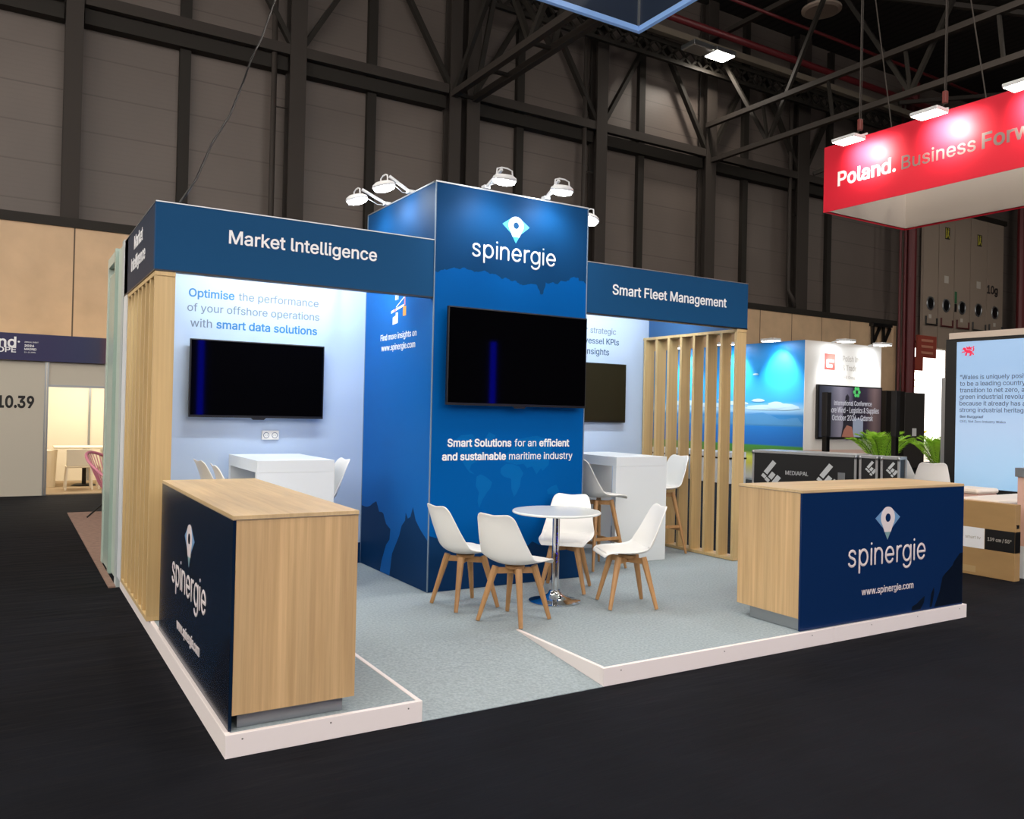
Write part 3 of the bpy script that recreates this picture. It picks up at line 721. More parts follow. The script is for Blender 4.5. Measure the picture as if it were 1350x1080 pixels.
# ---- room back walls
def back_wall(x0, x1, label):
    t = thing('back_wall_panel', label, 'wall panel', (x0, YB, H))
    mb = MB(); mb.box(x0, x1, YB + .012, YB + .24, H + .0015, FZ1); part('core', mb, WHITE, t)
    mb = MB(); mb.box(x0 + .02, x1, YB, YB + .012, .32, FZ1); part('print', mb, SKYWALL, t)
    mb = MB(); mb.box(x0 + .02, x1, YB - .004, YB + .012, H + .0015, .319); part('skirting', mb, NAVY2, t)
    return t
t = back_wall(XL, TX0 - .0065, 'pale blue back wall of the left room with grey and blue writing')
text(t, [('Optimise', .016, LETTER_BLUE), ('the performance', .004, LETTER_GREY)], (.484, YB, 2.682), FR, UP, 1.222, LETTER_GREY)
text(t, [('of your offshore operations', .004)], (.475, YB, 2.548), FR, UP, 1.242, LETTER_GREY)
text(t, [('with', .004, LETTER_GREY), ('smart data solutions', .016, LETTER_BLUE)], (.504, YB, 2.405), FR, UP, 1.194, LETTER_GREY)
t = back_wall(TX1 + .0065, XRR, 'pale blue back wall of the right room with dark blue writing')
text(t, [('Monitor your', .004), ('strategic', .004)], (4.46, YB, 2.662), FR, UP, 1.0, LETTER_GREY)
text(t, [('and track vessel KPIs', .006)], (4.53, YB, 2.535), FR, UP, .98, LETTER_DARK)
text(t, [('with smart', .006), ('insights', .006)], (4.47, YB, 2.405), FR, UP, .89, LETTER_DARK)

# ---- slatted screens
def slats(x0, x1, label, edge_out):
    t = thing('slatted_screen', label, 'screen', (x0, YT, H))
    ys = [YT + .005 + .2155 * i for i in range(8)]
    for i, y in enumerate(ys):
        mb = MB(); mb.box(x0, x1, y, y + .036, H + .034, FZ0 - .046); part('post' if i == 0 else 'slat', mb, SLAT, t, bevel=.002)
    mb = MB(); mb.box(x0, x1, YT, YB - .005, FZ0 - .045, FZ0 - .013); part('top_rail', mb, SLAT, t, bevel=.002)
    mb = MB(); mb.box(x0, x1, YT, YB - .005, H + .0015, H + .033); part('bottom_rail', mb, SLAT, t, bevel=.002)
slats(XL + .004, .115, 'light wood slatted screen closing the left side of the stand behind the left counter', 0)
slats(5.895, XRR - .006, 'light wood slatted screen at the right side of the stand beside the right counter', 1)

# ---- televisions
def tv(x0, x1, z0, z1, y, ywall, label, stand_foot=True, glass=None):
    t = thing('television', label, 'television', ((x0 + x1) / 2, y, z0), 'wall mounted televisions')
    mb = MB(); mb.box(x0, x1, y, y + .035, z0, z1); part('case', mb, BLACK, t, bevel=.004)
    mb = MB(); mb.box(x0 + .25, x1 - .25, y + .035, y + .06, z0 + .08, z1 - .25); part('rear_housing', mb, BLACK, t, bevel=.005)
    mb = MB(); mb.box(x0 + .45, x1 - .45, y + .06, ywall - .0045, z0 + .25, z0 + .5); part('wall_mount', mb, STEEL, t)
    mb = MB(); mb.box(x0 + .012, x1 - .012, y - .003, y, z0 + .022, z1 - .012); part('screen', mb, glass or SCREEN, t)
    if stand_foot:
        cx = (x0 + x1) / 2; mb = MB(); mb.poly([(-.07, 0), (-.05, -.018), (.05, -.018), (.07, 0)], (cx, y + .01, z0), FR, UP, .012); part('sensor_lip', mb, BLACK, t)
    return t
tv(.49, 1.745, 1.575, 2.29, 3.86, YB, 'black flat television on the pale blue wall of the left room')
tv(2.30, 3.775, 1.735, 2.588, 2.285, YT, 'large black flat television on the front of the blue tower')
tv(4.36, 5.585, 1.585, 2.30, 3.90, YB, 'dark flat television in the right room, half hidden by the tower', False, mat('screen_brown_reflection', '221f14', .22, spec=.3))  # brown reflection of the slats is put into this screen's colour
t = thing('wall_socket', 'double white wall socket below the television of the left room', 'socket', (1.258, YB, 1.41))
mb = MB(); mb.box(1.176, 1.339, YB - .02, YB, 1.366, 1.455); part('plate', mb, PLASTIC, t, bevel=.004)
for x in (1.217, 1.298):
    mb = MB(); mb.tube([(x + .026 * math.cos(2 * PI * k / 20), YB - .021, 1.41 + .026 * math.sin(2 * PI * k / 20)) for k in range(20)], .003, 6, closed=True); p = part('outlet', mb, LETTER_GREY, t)
    mb = MB(); mb.box(x - .011, x - .006, YB - .0215, YB - .018, 1.407, 1.413); mb.box(x + .006, x + .011, YB - .0215, YB - .018, 1.407, 1.413); part('pin_hole', mb, BLACK, p)

# ---- counters
LSIDE = mat('counter_logo_blue', '6f9cc8', .4); LTIP = mat('counter_logo_teal', '7fa3a8', .4); LHEAD = mat('counter_logo_white', 'e6dcdd', .4)
CT = 1.153
t = thing('reception_counter', 'light wood counter in the left foreground with its dark blue logo side facing left', 'counter', (.021, .039, H))
x0, x1, y0, y1 = .021, .657, .039, 2.144
mb = MB(); mb.box(x0 + .016, x1, y0, y1, H + .075, CT - .022); part('body', mb, OAK_V, t)
mb = MB(); mb.box(x0, x1 + .003, y0 - .003, y1 + .003, CT - .022, CT); part('top', mb, OAK_TOP, t, bevel=.0015)
mb = MB(); mb.box(x0 - .001, x1 + .004, y0 - .004, y1 + .004, CT - .0225, CT - .0185); part('top_edge_line', mb, mat('edge_band', '8a7a66', .5), t)
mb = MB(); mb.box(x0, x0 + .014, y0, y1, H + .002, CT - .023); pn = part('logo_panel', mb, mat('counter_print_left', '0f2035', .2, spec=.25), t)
mb = MB(); mb.box(x0 + .05, x1 - .05, y0 + .04, y1 - .04, H, H + .075); part('plinth', mb, ALU, t)
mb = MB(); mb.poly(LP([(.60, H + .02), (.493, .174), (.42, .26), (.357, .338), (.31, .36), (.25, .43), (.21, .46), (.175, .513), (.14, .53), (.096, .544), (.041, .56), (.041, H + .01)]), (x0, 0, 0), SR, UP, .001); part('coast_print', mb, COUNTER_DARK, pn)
pin_logo(t, (x0, 1.115, .89), SR, UP, .30, LHEAD, LSIDE, LTIP, COUNTER_DARK)
spinergie_word(t, (x0, 1.672, .545), SR, UP, 1.06, .119, LHEAD)
text(t, [('www.spinergie.com', .006)], (x0, 1.457, .285), SR, UP, .70, LHEAD, sy=1.1)
CXR, CYR, CL, CDp, CA = 4.1114, .0422, 2.06, .62, -.0108
t = thing('reception_counter', 'light wood counter at the right front with its navy blue logo face forward', 'counter', (CXR, CYR, H))
c0, c1 = CXR, CXR + CL
mb = MB(); mb.box(c0, c1, CYR + .016, CYR + CDp, H + .09, CT - .022); part('body', mb, OAK_V, t)
mb = MB(); mb.box(c0 - .003, c1 + .003, CYR, CYR + CDp + .003, CT - .022, CT); part('top', mb, OAK_TOPX, t, bevel=.0015)
mb = MB(); mb.box(c0 - .004, c1 + .004, CYR - .001, CYR + CDp + .004, CT - .0225, CT - .0185); part('top_edge_line', mb, mat('edge_band', '8a7a66', .5), t)
mb = MB(); mb.box(c0, c1, CYR, CYR + .014, H + .002, CT - .023); pn = part('logo_panel', mb, COUNTER_NAVY, t)
mb = MB(); mb.box(c0 + .02, c1 - .05, CYR + .016, CYR + CDp - .12, H, H + .09); part('plinth', mb, ALU, t)
mb = MB()
for P in ([(5.77, .128), (5.80, .18), (5.843, .255), (5.86, .31), (5.88, .371), (5.92, .40), (5.981, .434), (6.02, .46), (6.041, .49), (6.08, .52), (6.123, .556), (6.168, .559), (6.168, .128)],
          [(5.457, .128), (5.467, .163), (5.528, .18), (5.58, .21), (5.634, .234), (5.626, .182), (5.579, .129)], [(5.706, .133), (5.723, .243), (5.761, .298), (5.766, .251), (5.736, .136)]):
    mb.poly(P, (0, CYR, 0), FR, UP, .001)
part('coast_print', mb, COUNTER_DARK, pn)
pin_logo(t, (5.126, CYR, .907), FR, UP, .315, LHEAD, LSIDE, LTIP, COUNTER_NAVY)
spinergie_word(t, (4.641, CYR, .549), FR, UP, .995, .12, LHEAD)
text(t, [('www.spinergie.com', .006)], (4.816, CYR, .315), FR, UP, .66, LHEAD)
t.rotation_euler.z = CA

# ---- bar tables (inverted U) of the two rooms
def bar_table(x0, x1, y0, y1, label, zt=1.237):
    t = thing('bar_table', label, 'table', ((x0 + x1) / 2, (y0 + y1) / 2, H), 'white bar tables')
    mb = MB(); mb.box(x0, x1, y0, y1, zt - .10, zt); part('top', mb, WHITE, t, bevel=.002)
    for y in (y0, y1 - .06):
        mb = MB(); mb.box(x0, x1, y, y + .06, H, zt - .101); part('end_panel', mb, WHITE, t, bevel=.002)
bar_table(.85, 1.51, 2.83, 3.84, 'white bar table in the left room below the television')
bar_table(4.57, 5.27, 2.79, 3.80, 'white bar table in the right room beside the slatted screen')

# ---- shell chairs and bar stools
PROF = [(.237, .414, .185), (.215, .447, .212), (.13, .440, .228), (.04, .428, .236), (-.06, .424, .238), (-.13, .432, .238), (-.18, .462, .236), (-.207, .515, .228),
        (-.228, .585, .215), (-.250, .665, .198), (-.270, .740, .180), (-.288, .800, .168), (-.300, .826, .122)]
RAISE = [-.004, .006, .022, .034, .045, .060, .072, .070, .052, .036, .022, .010, -.004]
def shell_surface(dz, rows, us, lift=0.0, shrink=1.0):
    vs = []; n = len(rows)
    for k, i in enumerate(rows):
        x, z, w = PROF[i]
        a = PROF[max(i - 1, 0)]; b = PROF[min(i + 1, len(PROF) - 1)]
        tx, tz = b[0] - a[0], b[1] - a[1]; l = math.hypot(tx, tz); nx, nz = tz / l, -tx / l       # towards the sitter
        if nz < 0 and nx < 0: nx, nz = -nx, -nz
        for u in us:
            d = RAISE[i] * (abs(u) ** 2.2) + lift * (1 - abs(u) ** 4) - (.006 * abs(u) ** 4 if lift else 0)
            zz = z + nz * d + dz
            if i >= 11: zz -= .018 * (1 - abs(u)) * (i - 10) * .4                        # dip between the top corners
            vs.append((x + nx * d, u * w * shrink, zz))
    m = len(us); fs = [(i * m + j, i * m + j + 1, (i + 1) * m + j + 1, (i + 1) * m + j) for i in range(n - 1) for j in range(m - 1)]
    return vs, fs
def shell_parts(t, dz):
    us = [-1, -.93, -.75, -.5, -.25, 0, .25, .5, .75, .93, 1]
    mb = MB(); mb.add(*shell_surface(dz, list(range(13)), us)); o = part('seat_shell', mb, PLASTIC, t, local=True, smooth=True)
    sd = o.modifiers.new('thickness', 'SOLIDIFY'); sd.thickness = .011; sd.offset = 0
    ss = o.modifiers.new('smooth', 'SUBSURF'); ss.levels = 2; ss.render_levels = 2
    mb = MB(); us2 = [-1, -.85, -.5, 0, .5, .85, 1]; m = len(us2)
    rows = [1, 1, 2, 3, 4, 5, 6, 6]; lifts = [-.008, .012, .024, .024, .024, .022, .016, .002]
    vs = []
    for r_, l_ in zip(rows, lifts):
        v, f = shell_surface(dz, [r_, r_ + 1], us2, l_, .88 if 0 < r_ < 6 else .8); vs += v[:m]
    n = len(rows)
    mb.add(vs, [(i * m + j, i * m + j + 1, (i + 1) * m + j + 1, (i + 1) * m + j) for i in range(n - 1) for j in range(m - 1)])
    o = part('seat_cushion', mb, CUSHION, t, local=True, smooth=True, fix=False)
    ss = o.modifiers.new('smooth', 'SUBSURF'); ss.levels = 1; ss.render_levels = 2
def make_chair(label, group):
    t = thing('shell_chair', label, 'chair', (0, 0, 0), group); shell_parts(t, 0)
    for sx in (1, -1):
        for sy in (1, -1):
            a = Vector((sx * .105 - .01, sy * .105, .405)); b = Vector((sx * .195 - .01, sy * .195, 0)); d = b - a
            mb = MB(); mb.tube([a + d * f for f in (0, .12, .5, 1)], [.026, .027, .022, .016], 8)
            part('leg', mb, BEECH, t, local=True, smooth=False)
    for s in (1, -1):
        mb = MB(); mb.bar((-.11 - .01, -.11 * s, .372), (.11 - .01, .11 * s, .372), .022, .045); part('cross_bar', mb, BEECH, t, local=True, bevel=.003)
    mb = MB(); mb.lathe((-.01, 0), [(.02, .385), (.07, .388), (.075, .41), (.02, .418)], 20); part('mount_plate', mb, BEECH, t, local=True)
    return t
def make_stool(label, group):
    t = thing('bar_stool', label, 'stool', (0, 0, 0), group); shell_parts(t, .290)
    for sx in (1, -1):
        for sy in (1, -1):
            a = Vector((sx * .10 - .01, sy * .10, .690)); b = Vector((sx * .215 - .01, sy * .215, 0)); d = b - a
            mb = MB(); mb.tube([a + d * f for f in (0, .1, .5, 1)], [.024, .024, .020, .013], 8); part('leg', mb, BEECH, t, local=True)
    q = .165
    for i, (a, b) in enumerate((((q, -q), (q, q)), ((q, q), (-q, q)), ((-q, q), (-q, -q)), ((-q, -q), (q, -q)))):
        z = .27 + .035 * (i % 2); mb = MB(); mb.bar((a[0] - .01, a[1], z), (b[0] - .01, b[1], z), .018, .032); part('foot_rail', mb, BEECH, t, local=True, bevel=.003)
    for s in (1, -1):
        mb = MB(); mb.bar((-.10 - .01, -.10 * s, .660), (.10 - .01, .10 * s, .660), .022, .045); part('cross_bar', mb, BEECH, t, local=True, bevel=.003)
    return t
def place(proto, used, x, y, z, ang, label):
    o = proto if not used else copy_tree(proto)
    o.location = (x, y, z + .0035); o.rotation_euler = (0, 0, math.radians(ang)); o['label'] = label
    return o
ch = make_chair('', 'white shell chairs around the round table')
for i, (x, y, a, lb) in enumerate([(2.292, 1.853, 3, 'white shell chair nearest the tower corner, left of the round table, turned to it sideways'),
                                   (2.405, 1.278, 24, 'white shell chair in front of the round table with its back to the viewer'),
                                   (3.385, 2.005, 226, 'white shell chair behind the round table facing the viewer'),
                                   (3.49, 1.295, 158, 'white shell chair right of the round table, facing left')]):
    place(ch, i, x, y, H, a, lb)
st = make_stool('', 'white bar stools')
for i, (x, y, z, a, lb) in enumerate([(4.315, 2.76, H, 2, 'white bar stool between the blue tower and the right bar table'),
                                      (5.54, 3.20, H, 176, 'white bar stool between the right bar table and the slatted screen'),
                                      (.75, 2.585, H, -4, 'nearer white bar stool at the left side of the left bar table'),
                                      (.75, 3.22, H, 3, 'farther white bar stool at the left side of the left bar table'),
                                      (1.44, 3.20, H, 178, 'white bar stool peeking out right of the left bar table')]):
    place(st, i, x, y, z, a, lb)
# ---- round table
t = thing('round_table', 'round white table on a chrome column and trumpet foot', 'table', (3.035, 1.66, H))
cx, cy = 3.035, 1.66
mb = MB(); mb.lathe((cx, cy), [(.02, H + .735), (.365, H + .735), (.372, H + .741), (.372, H + .749), (.365, H + .755), (.02, H + .755)], 64); smooth_angle(part('tabletop', mb, mat('satin_white_glass', 'e3e8e6', .15), t))
mb = MB(); mb.lathe((cx, cy), [(.032, H + .06), (.032, H + .40), (.030, H + .41), (.030, H + .735)], 32); smooth_angle(part('column', mb, CHROME, t))
mb = MB(); mb.lathe((cx, cy), [(.215, H), (.217, H + .006), (.19, H + .014), (.14, H + .024), (.09, H + .042), (.06, H + .062), (.046, H + .09), (.034, H + .095)], 64); smooth_angle(part('trumpet_foot', mb, CHROME, t))

# ---- arm floodlights on top of the tower
def arm_flood(hx, hy, lx, ly, zl, tgt, label, power):
    zt = ZT + .012
    t = thing('arm_floodlight', label, 'floodlight', (hx, hy, zt), 'arm floodlights on the tower')
    d = (Vector((lx, ly, 0)) - Vector((hx, hy, 0))).normalized()
    top = Vector((lx, ly, zl + .10)) - d * .05
    mb = MB(); mb.bar((hx, hy, zt + .012), top, .022, .022); part('arm', mb, LAMPBODY, t)
    mb = MB(); mb.box(hx - .03, hx + .03, hy - .03, hy + .03, zt + .001, zt + .03); part('clamp', mb, LAMPBODY, t)
    s = d.cross(Vector((0, 0, 1)))
    c = Vector((lx, ly, zl))
    mb = MB(); mb.tube([c - s * .085, c - s * .075 + Vector((0, 0, .085)), c - s * .03 + Vector((0, 0, .10)), c + s * .03 + Vector((0, 0, .10)), c + s * .075 + Vector((0, 0, .085)), c + s * .085], .007, 6)
    part('yoke', mb, LAMPBODY, t)
    aim = (Vector(tgt) - c).normalized()
    # dish shaped head, its lens looking down and slightly back to the print
    q = aim.to_track_quat('-Z', 'Y')
    prof = [(.02, .045), (.07, .04), (.10, .02), (.108, 0), (.100, -.008)]
    mb = MB(); seg = 24
    vs = [c + q @ Vector((r * math.cos(2 * PI * k / seg), r * math.sin(2 * PI * k / seg), z)) for k in range(seg) for r, z in prof]
    n = len(prof); fs = [(k * n + i, ((k + 1) % seg) * n + i, ((k + 1) % seg) * n + i + 1, k * n + i + 1) for k in range(seg) for i in range(n - 1)]
    mb.add(vs, fs + [tuple(k * n for k in range(seg))]); part('lamp_head', mb, LAMPBODY, t, smooth=True)
    vs = [c + q @ Vector((r * math.cos(2 * PI * k / seg), r * math.sin(2 * PI * k / seg), z)) for k in range(seg) for r, z in ((.100, -.004), (.088, -.034), (.045, -.048))]
    fs = [(k * 3 + i, ((k + 1) % seg) * 3 + i, ((k + 1) % seg) * 3 + i + 1, k * 3 + i + 1) for k in range(seg) for i in range(2)] + [tuple(k * 3 + 2 for k in range(seg))]
    mb = MB(); mb.add(vs, fs); part('lens', mb, LENS, t, smooth=True)
    mb = MB(); a = Vector((hx, hy, zt + .01)); b = c + Vector((0, 0, .03)) - d * .09
    mb.tube([a + s * .03, (a * .6 + b * .4) + Vector((0, 0, -.02)) + s * .03, (a * .3 + b * .7) + Vector((0, 0, -.015)), b], .004, 6); part('cord', mb, LAMPBODY, t)
    lamp('flood_lamp', 'SPOT', c + aim * .035, power, LED_COL, t, target=tgt, size=.06, angle=155, blend=1.0)
arm_flood(2.21, 3.485, 1.90, 3.485, 3.69, (2.150, 3.485, 2.70), 'arm floodlight on the left side of the tower, farther back', TOWER_W * .8)
arm_flood(2.21, 2.94, 1.95, 2.94, 3.70, (2.200, 2.940, 2.70), 'arm floodlight on the left side of the tower, nearer its front corner', TOWER_W * .8)
arm_flood(2.70, 2.395, 2.70, 2.07, 3.685, (2.700, 2.270, 2.70), 'arm floodlight over the left half of the tower front', TOWER_W)
arm_flood(3.344, 2.395, 3.344, 2.13, 3.71, (3.344, 2.330, 2.70), 'arm floodlight over the right half of the tower front', TOWER_W)
arm_flood(3.838, 2.72, 4.09, 2.72, 3.66, (3.840, 2.720, 2.70), 'arm floodlight on the right side of the tower, half hidden by its edge', TOWER_W * .8)
# cable
mb = MB(); mb.tube([(.135, 2.42, 3.172), (.30, 2.75, 3.44), (.462, 3.0, 3.82), (.66, 3.27, 4.18), (.825, 3.5, 4.60), (.92, 3.66, 4.86), (1.045, 3.8, 5.14), (1.216, 4.0, 5.63), (2.2, 5.2, 8.4), (4.4, 8.0, 15.6)], .009, 6)
solo('hanging_cable', mb, BLACK, 'thin black cable rising from the left fascia up to the roof', 'cable', smooth=True)

# ---- blue hanging sign of the stand
t = thing('hanging_sign', 'navy blue square hanging sign with light blue lower edge, at the picture top', 'hanging sign', (3, 1, 6))
x0, x1, y0, y1, z0, z1 = 1.0, 5.06, -.9, 3.17, 6.0, 7.0
for nm, b in (('rear_panel', (x0, x1, y1, y1 + .05)), ('right_panel', (x1, x1 + .05, y0, y1 + .05)), ('left_panel', (x0 - .05, x0, y0, y1 + .05)), ('front_panel', (x0, x1, y0 - .05, y0))):
    mb = MB(); mb.box(*b, z0 + .06, z1); part(nm, mb, mat('sign_navy', '0b2038', .6), t)
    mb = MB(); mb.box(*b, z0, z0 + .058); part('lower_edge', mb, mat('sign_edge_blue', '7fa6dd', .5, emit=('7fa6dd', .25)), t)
mb = MB(); mb.box(x1 - .02, x1, y1 - .02, y1, z0 + .06, z1); part('corner_seam', mb, ALU, t)
for x, y in ((x0, y0), (x1, y0), (x0, y1), (x1, y1)):
    mb = MB(); mb.tube([(x, y, z1), (x, y, 15.6)], .006, 6); part('suspension_wire', mb, STEEL, t)
# ================================================================ neighbours on the left
AQUA = mat('aqua_panel', 'bccabf', .3); AQUA2 = mat('aqua_panel_deep', 'a3b8ae', .25)
t = thing('partition_wall', 'pale aqua partition standing right behind the left slatted screen, seen nearly edge on', 'partition', (0, 4.3, 0))
mb = MB(); mb.box(-.03, .06, 4.28, 4.42, 0, 3.19); part('front_post', mb, mat('grey_white_profile', 'b9c4c4', .4), t)
mb = MB(); mb.box(.0, .05, 4.42, 4.98, .02, 3.2); part('panel', mb, AQUA, t)
mb = MB(); mb.box(-.03, .06, 4.98, 5.06, 0, 3.22); part('middle_post', mb, AQUA2, t)
mb = MB(); mb.box(-.02, .04, 5.06, 5.6, .02, 3.0); part('panel', mb, AQUA2, t)
mb = MB(); mb.box(-.03, .06, 5.6, 5.68, 0, 3.2); mb.box(-.03, .06, 5.06, 5.6, 3.1, 3.2); part('rear_frame', mb, AQUA, t)
mb = MB(); mb.box(-.09, 3.0, 5.7, 10.15, 0, .012); mb.box(-.09, -.03, 4.27, 5.7, 0, .012)
solo('carpet_tile_field', mb, mat('rosy_brown_carpet', '8f7466', .95, noise=(18, .15, (1, 1, 1))), 'rosy brown carpet strip on the floor behind the aqua partition', 'carpet')
# pink rope chair
PINK = mat('pink_cord', 'd98a9c', .5)
t = thing('rope_chair', 'pink round rope lounge chair on thin black legs behind the aqua partition', 'chair', (.50, 9.45, .0125))
cx, cy, cz = .50, 9.45, .55
rim = []; n = 40
ax = Vector((.75, -.45, 0)).normalized(); ay = Vector((-ax.y, ax.x, 0)); 
for k in range(n):
    a = 2 * PI * k / n; u, v = math.cos(a), math.sin(a)
    rim.append(Vector((cx, cy, .012 + .62)) + ax * (.40 * u) + ay * (.42 * v) + Vector((0, 0, -.30 * u + .02)))
mb = MB(); mb.tube(rim, .022, 8, closed=True); part('rim', mb, PINK, t, smooth=True)
hub = Vector((cx, cy, .012 + .26)) + ax * .02
mb = MB(); mb.tube([hub + ax * (.11 * math.cos(2 * PI * k / 20)) + ay * (.11 * math.sin(2 * PI * k / 20)) for k in range(20)], .015, 6, closed=True); part('seat_ring', mb, PINK, t, smooth=True)
mb = MB()
for k in range(0, n):
    p = rim[k]; q = hub + (p - hub) * .22; q.z = hub.z; m = (p + q) / 2 + Vector((0, 0, -.07)); mb.tube([p, m, q], .007, 5)
part('cords', mb, PINK, t)
for s, f in ((1, 1), (-1, 1), (1, -1), (-1, -1)):
    b = Vector((cx, cy, .026)) + ax * (.27 * f) + ay * (.30 * s); a = hub + ax * (.09 * f) + ay * (.09 * s)
    mb = MB(); mb.tube([b, a], .012, 6); part('leg', mb, BLACK, t)
# exhibitor booth with the doorway
BW = mat('booth_panel', 'c0baab', .6); BIN = mat('booth_inner_panel', 'e6dcc6', .6)
YM = 13.0
t = thing('exhibitor_booth', 'white system booth with dark purple fascia and lit doorway at the left edge', 'booth', (-3, YM, 0))
mb = MB(); mb.box(-4.5, -.335, YM, YM + .04, 0, 2.41); part('front_panel', mb, BW, t)
mb = MB(); mb.box(-.28, .65, YM, YM + .04, 1.99, 2.41); part('header_panel', mb, BW, t)
for x in (-.335, -.30, .64):
    mb = MB(); mb.box(x, x + (.03 if x < 0 else .05), YM - .015, YM + .05, 0, 2.41); part('post', mb, ALU, t)
mb = MB(); mb.box(-.30, .65, YM - .01, YM + .05, 1.955, 1.995); part('door_head', mb, ALU, t)
mb = MB(); mb.box(.69, 2.6, YM, YM + .04, 0, 2.41); part('front_panel', mb, BW, t)
mb = MB(); mb.box(-4.5, 2.6, 15.85, 15.9, 0, 2.5); part('rear_panel', mb, BIN, t)
mb = MB(); mb.box(.60, .64, 15.81, 15.849, 0, 2.5); part('rear_post', mb, ALU, t)
mb = MB(); mb.box(-1.2, -1.16, YM + .04, 15.85, 0, 2.5); mb.box(2.0, 2.04, YM + .04, 15.85, 0, 2.5); part('side_panel', mb, BIN, t)
mb = MB(); mb.box(-1.16, 2.0, YM + .02, 15.85, .0, .02); part('booth_floor', mb, mat('booth_carpet', 'a08a6c', .9), t)
PURP = ramp_mat('purple_print', 'x', 2.7, 3.72, [(0, '1d1a4f'), (.55, '1c2552'), (.8, '272a4c'), (1, '5a2c34')], .5)
mb = MB(); mb.box(-4.5, 2.6, YM - .08, YM - .02, 2.41, 2.885); part('fascia', mb, PURP, t)
yf = YM - .08
text(t, [('wind', .02)], (-1.33, yf, 2.635), FR, UP, .54, LETTER)
mb = MB(); mb.tube([(-.752, yf + .002, 2.735), (-.752, yf - .002, 2.735)], .018, 10); part('logo_dot', mb, LETTER, t)
text(t, [('EUROPE', .015)], (-1.36, yf, 2.545), FR, UP, .57, LETTER, sy=.8)
text(t, [('ANNUAL EVENT', .008)], (-.665, yf, 2.725), FR, UP, .215, LETTER, sy=1.1)
text(t, [('2026', .03)], (-.665, yf, 2.655), FR, UP, .15, LETTER, sy=.8)
text(t, [('MADRID', .02)], (-.665, yf, 2.595), FR, UP, .185, LETTER, sy=1.0)
text(t, [('21-23 APRIL', .006)], (-.665, yf, 2.545), FR, UP, .18, LETTER, sy=.9)
text(t, [('H10.39', .032)], (-1.22, YM, 1.575), FR, UP, .73, BLACK, sy=1.3)
mb = MB(); mb.box(-.6, 1.6, 13.6, 13.7, 2.42, 2.5); p = part('ceiling_lamp_bar', mb, ALU, t)
lamp('booth_lamp', 'AREA', (.5, 14.2, 2.45), 70, (1.0, .90, .74), t, target=(.5, 14.6, 0), size=1.8, size_y=.6)
# table and chairs in it
CREAM = mat('cream_plastic', 'e8dcc4', .5)
t = thing('meeting_table', 'cream table on a dark pedestal inside the lit doorway', 'table', (.52, 14.6, .02))
mb = MB(); mb.box(-.10, 1.1, 14.3, 15.0, .775, .81); part('top', mb, CREAM, t, bevel=.01)
mb = MB(); mb.cyl((.46, 14.65), .04, .05, .775, 12); part('column', mb, STEEL, t)
mb = MB(); mb.cyl((.46, 14.65), .24, .02, .05, 20, .18); part('foot', mb, STEEL, t)
def side_chair(x, y, label):
    t = thing('side_chair', label, 'chair', (x, y, .02), 'cream chairs in the lit doorway')
    mb = MB(); mb.box(x - .22, x + .22, y - .2, y + .22, .44, .47); part('seat', mb, CREAM, t, bevel=.012)
    mb = MB(); mb.box(x - .22, x + .22, y - .235, y - .205, .47, .80); part('backrest', mb, CREAM, t, bevel=.012)
    for sx in (-1, 1):
        for sy in (-1, 1):
            mb = MB(); mb.bar((x + sx * .2, y + sy * .19, .44), (x + sx * .23, y + sy * .22, .02), .03, .03); part('leg', mb, CREAM, t)
side_chair(.30, 13.85, 'cream chair at the left of the table inside the lit doorway')
side_chair(.88, 13.95, 'cream chair half hidden at the right edge of the lit doorway')
t = thing('waste_bin', 'cream bin at the left inside the lit doorway', 'bin', (-.14, 14.5, .02))
mb = MB(); mb.cyl((-.20, 14.5), .14, .02, .72, 16, .17); part('body', mb, CREAM, t)
mb = MB(); mb.cyl((-.20, 14.5), .175, .72, .74, 16); part('rim', mb, CREAM, t)

# ================================================================ neighbours on the right
# landscape booth
PX, PY, PZ = 16.37, 10.0, 3.69
t = thing('trade_booth', 'exhibition booth with a lake landscape print and a white wall with a screen', 'booth', (PX, PY, 0))
LAND = ramp_mat('landscape_print', 'z', 0.1, 3.7, [(0, 'd9d7cf'), (.10, 'c9c14a'), (.15, 'c6cf5a'), (.19, '4d7c33'), (.235, '3f8a3a'), (.245, '1666b8'), (.375, '1a74c4'), (.385, '3a86c4'), (.46, '2f7fbe'), (.50, '9cc7e6'), (.56, '3aa0e2'), (.75, '1f9be6'), (1, '0f7fd0')], .45)
mb = MB(); mb.box(PX, PX + .012, PY + .012, 15.9, .05, PZ); part('landscape_print', mb, LAND, t)
mb = MB(); mb.box(PX + .013, PX + .12, PY + .013, 15.9, 0, PZ); mb.box(PX + .12, 19.47, PY + .013, PY + .13, 0, PZ); part('core', mb, WHITE, t)
mb = MB(); mb.box(PX, 19.47, PY, PY + .012, .9, PZ); part('white_face', mb, mat('booth_white', 'e9e6e2', .5), t)
mb = MB(); mb.box(PX, 19.47, PY, PY + .012, .0, .899); part('lower_face', mb, mat('booth_rose', 'e2c6ba', .5), t)
HILL = mat('hill_print', '4a8cc2', .5); CLOUD = mat('cloud_print', 'b5d4ea', .5)
mb = MB(); rnd = random.Random(3)
pts = [(-15.9, 1.50)] + [(-15.9 + i * .19, 1.62 + .20 * math.exp(-((i - 21) / 6) ** 2) + .05 * math.sin(i * 1.1) + .02 * rnd.random()) for i in range(31)] + [(-10.02, 1.50)]
mb.poly(pts, (PX, 0, 0), SR, UP, .002); part('hills_print', mb, HILL, t)
mb = MB()
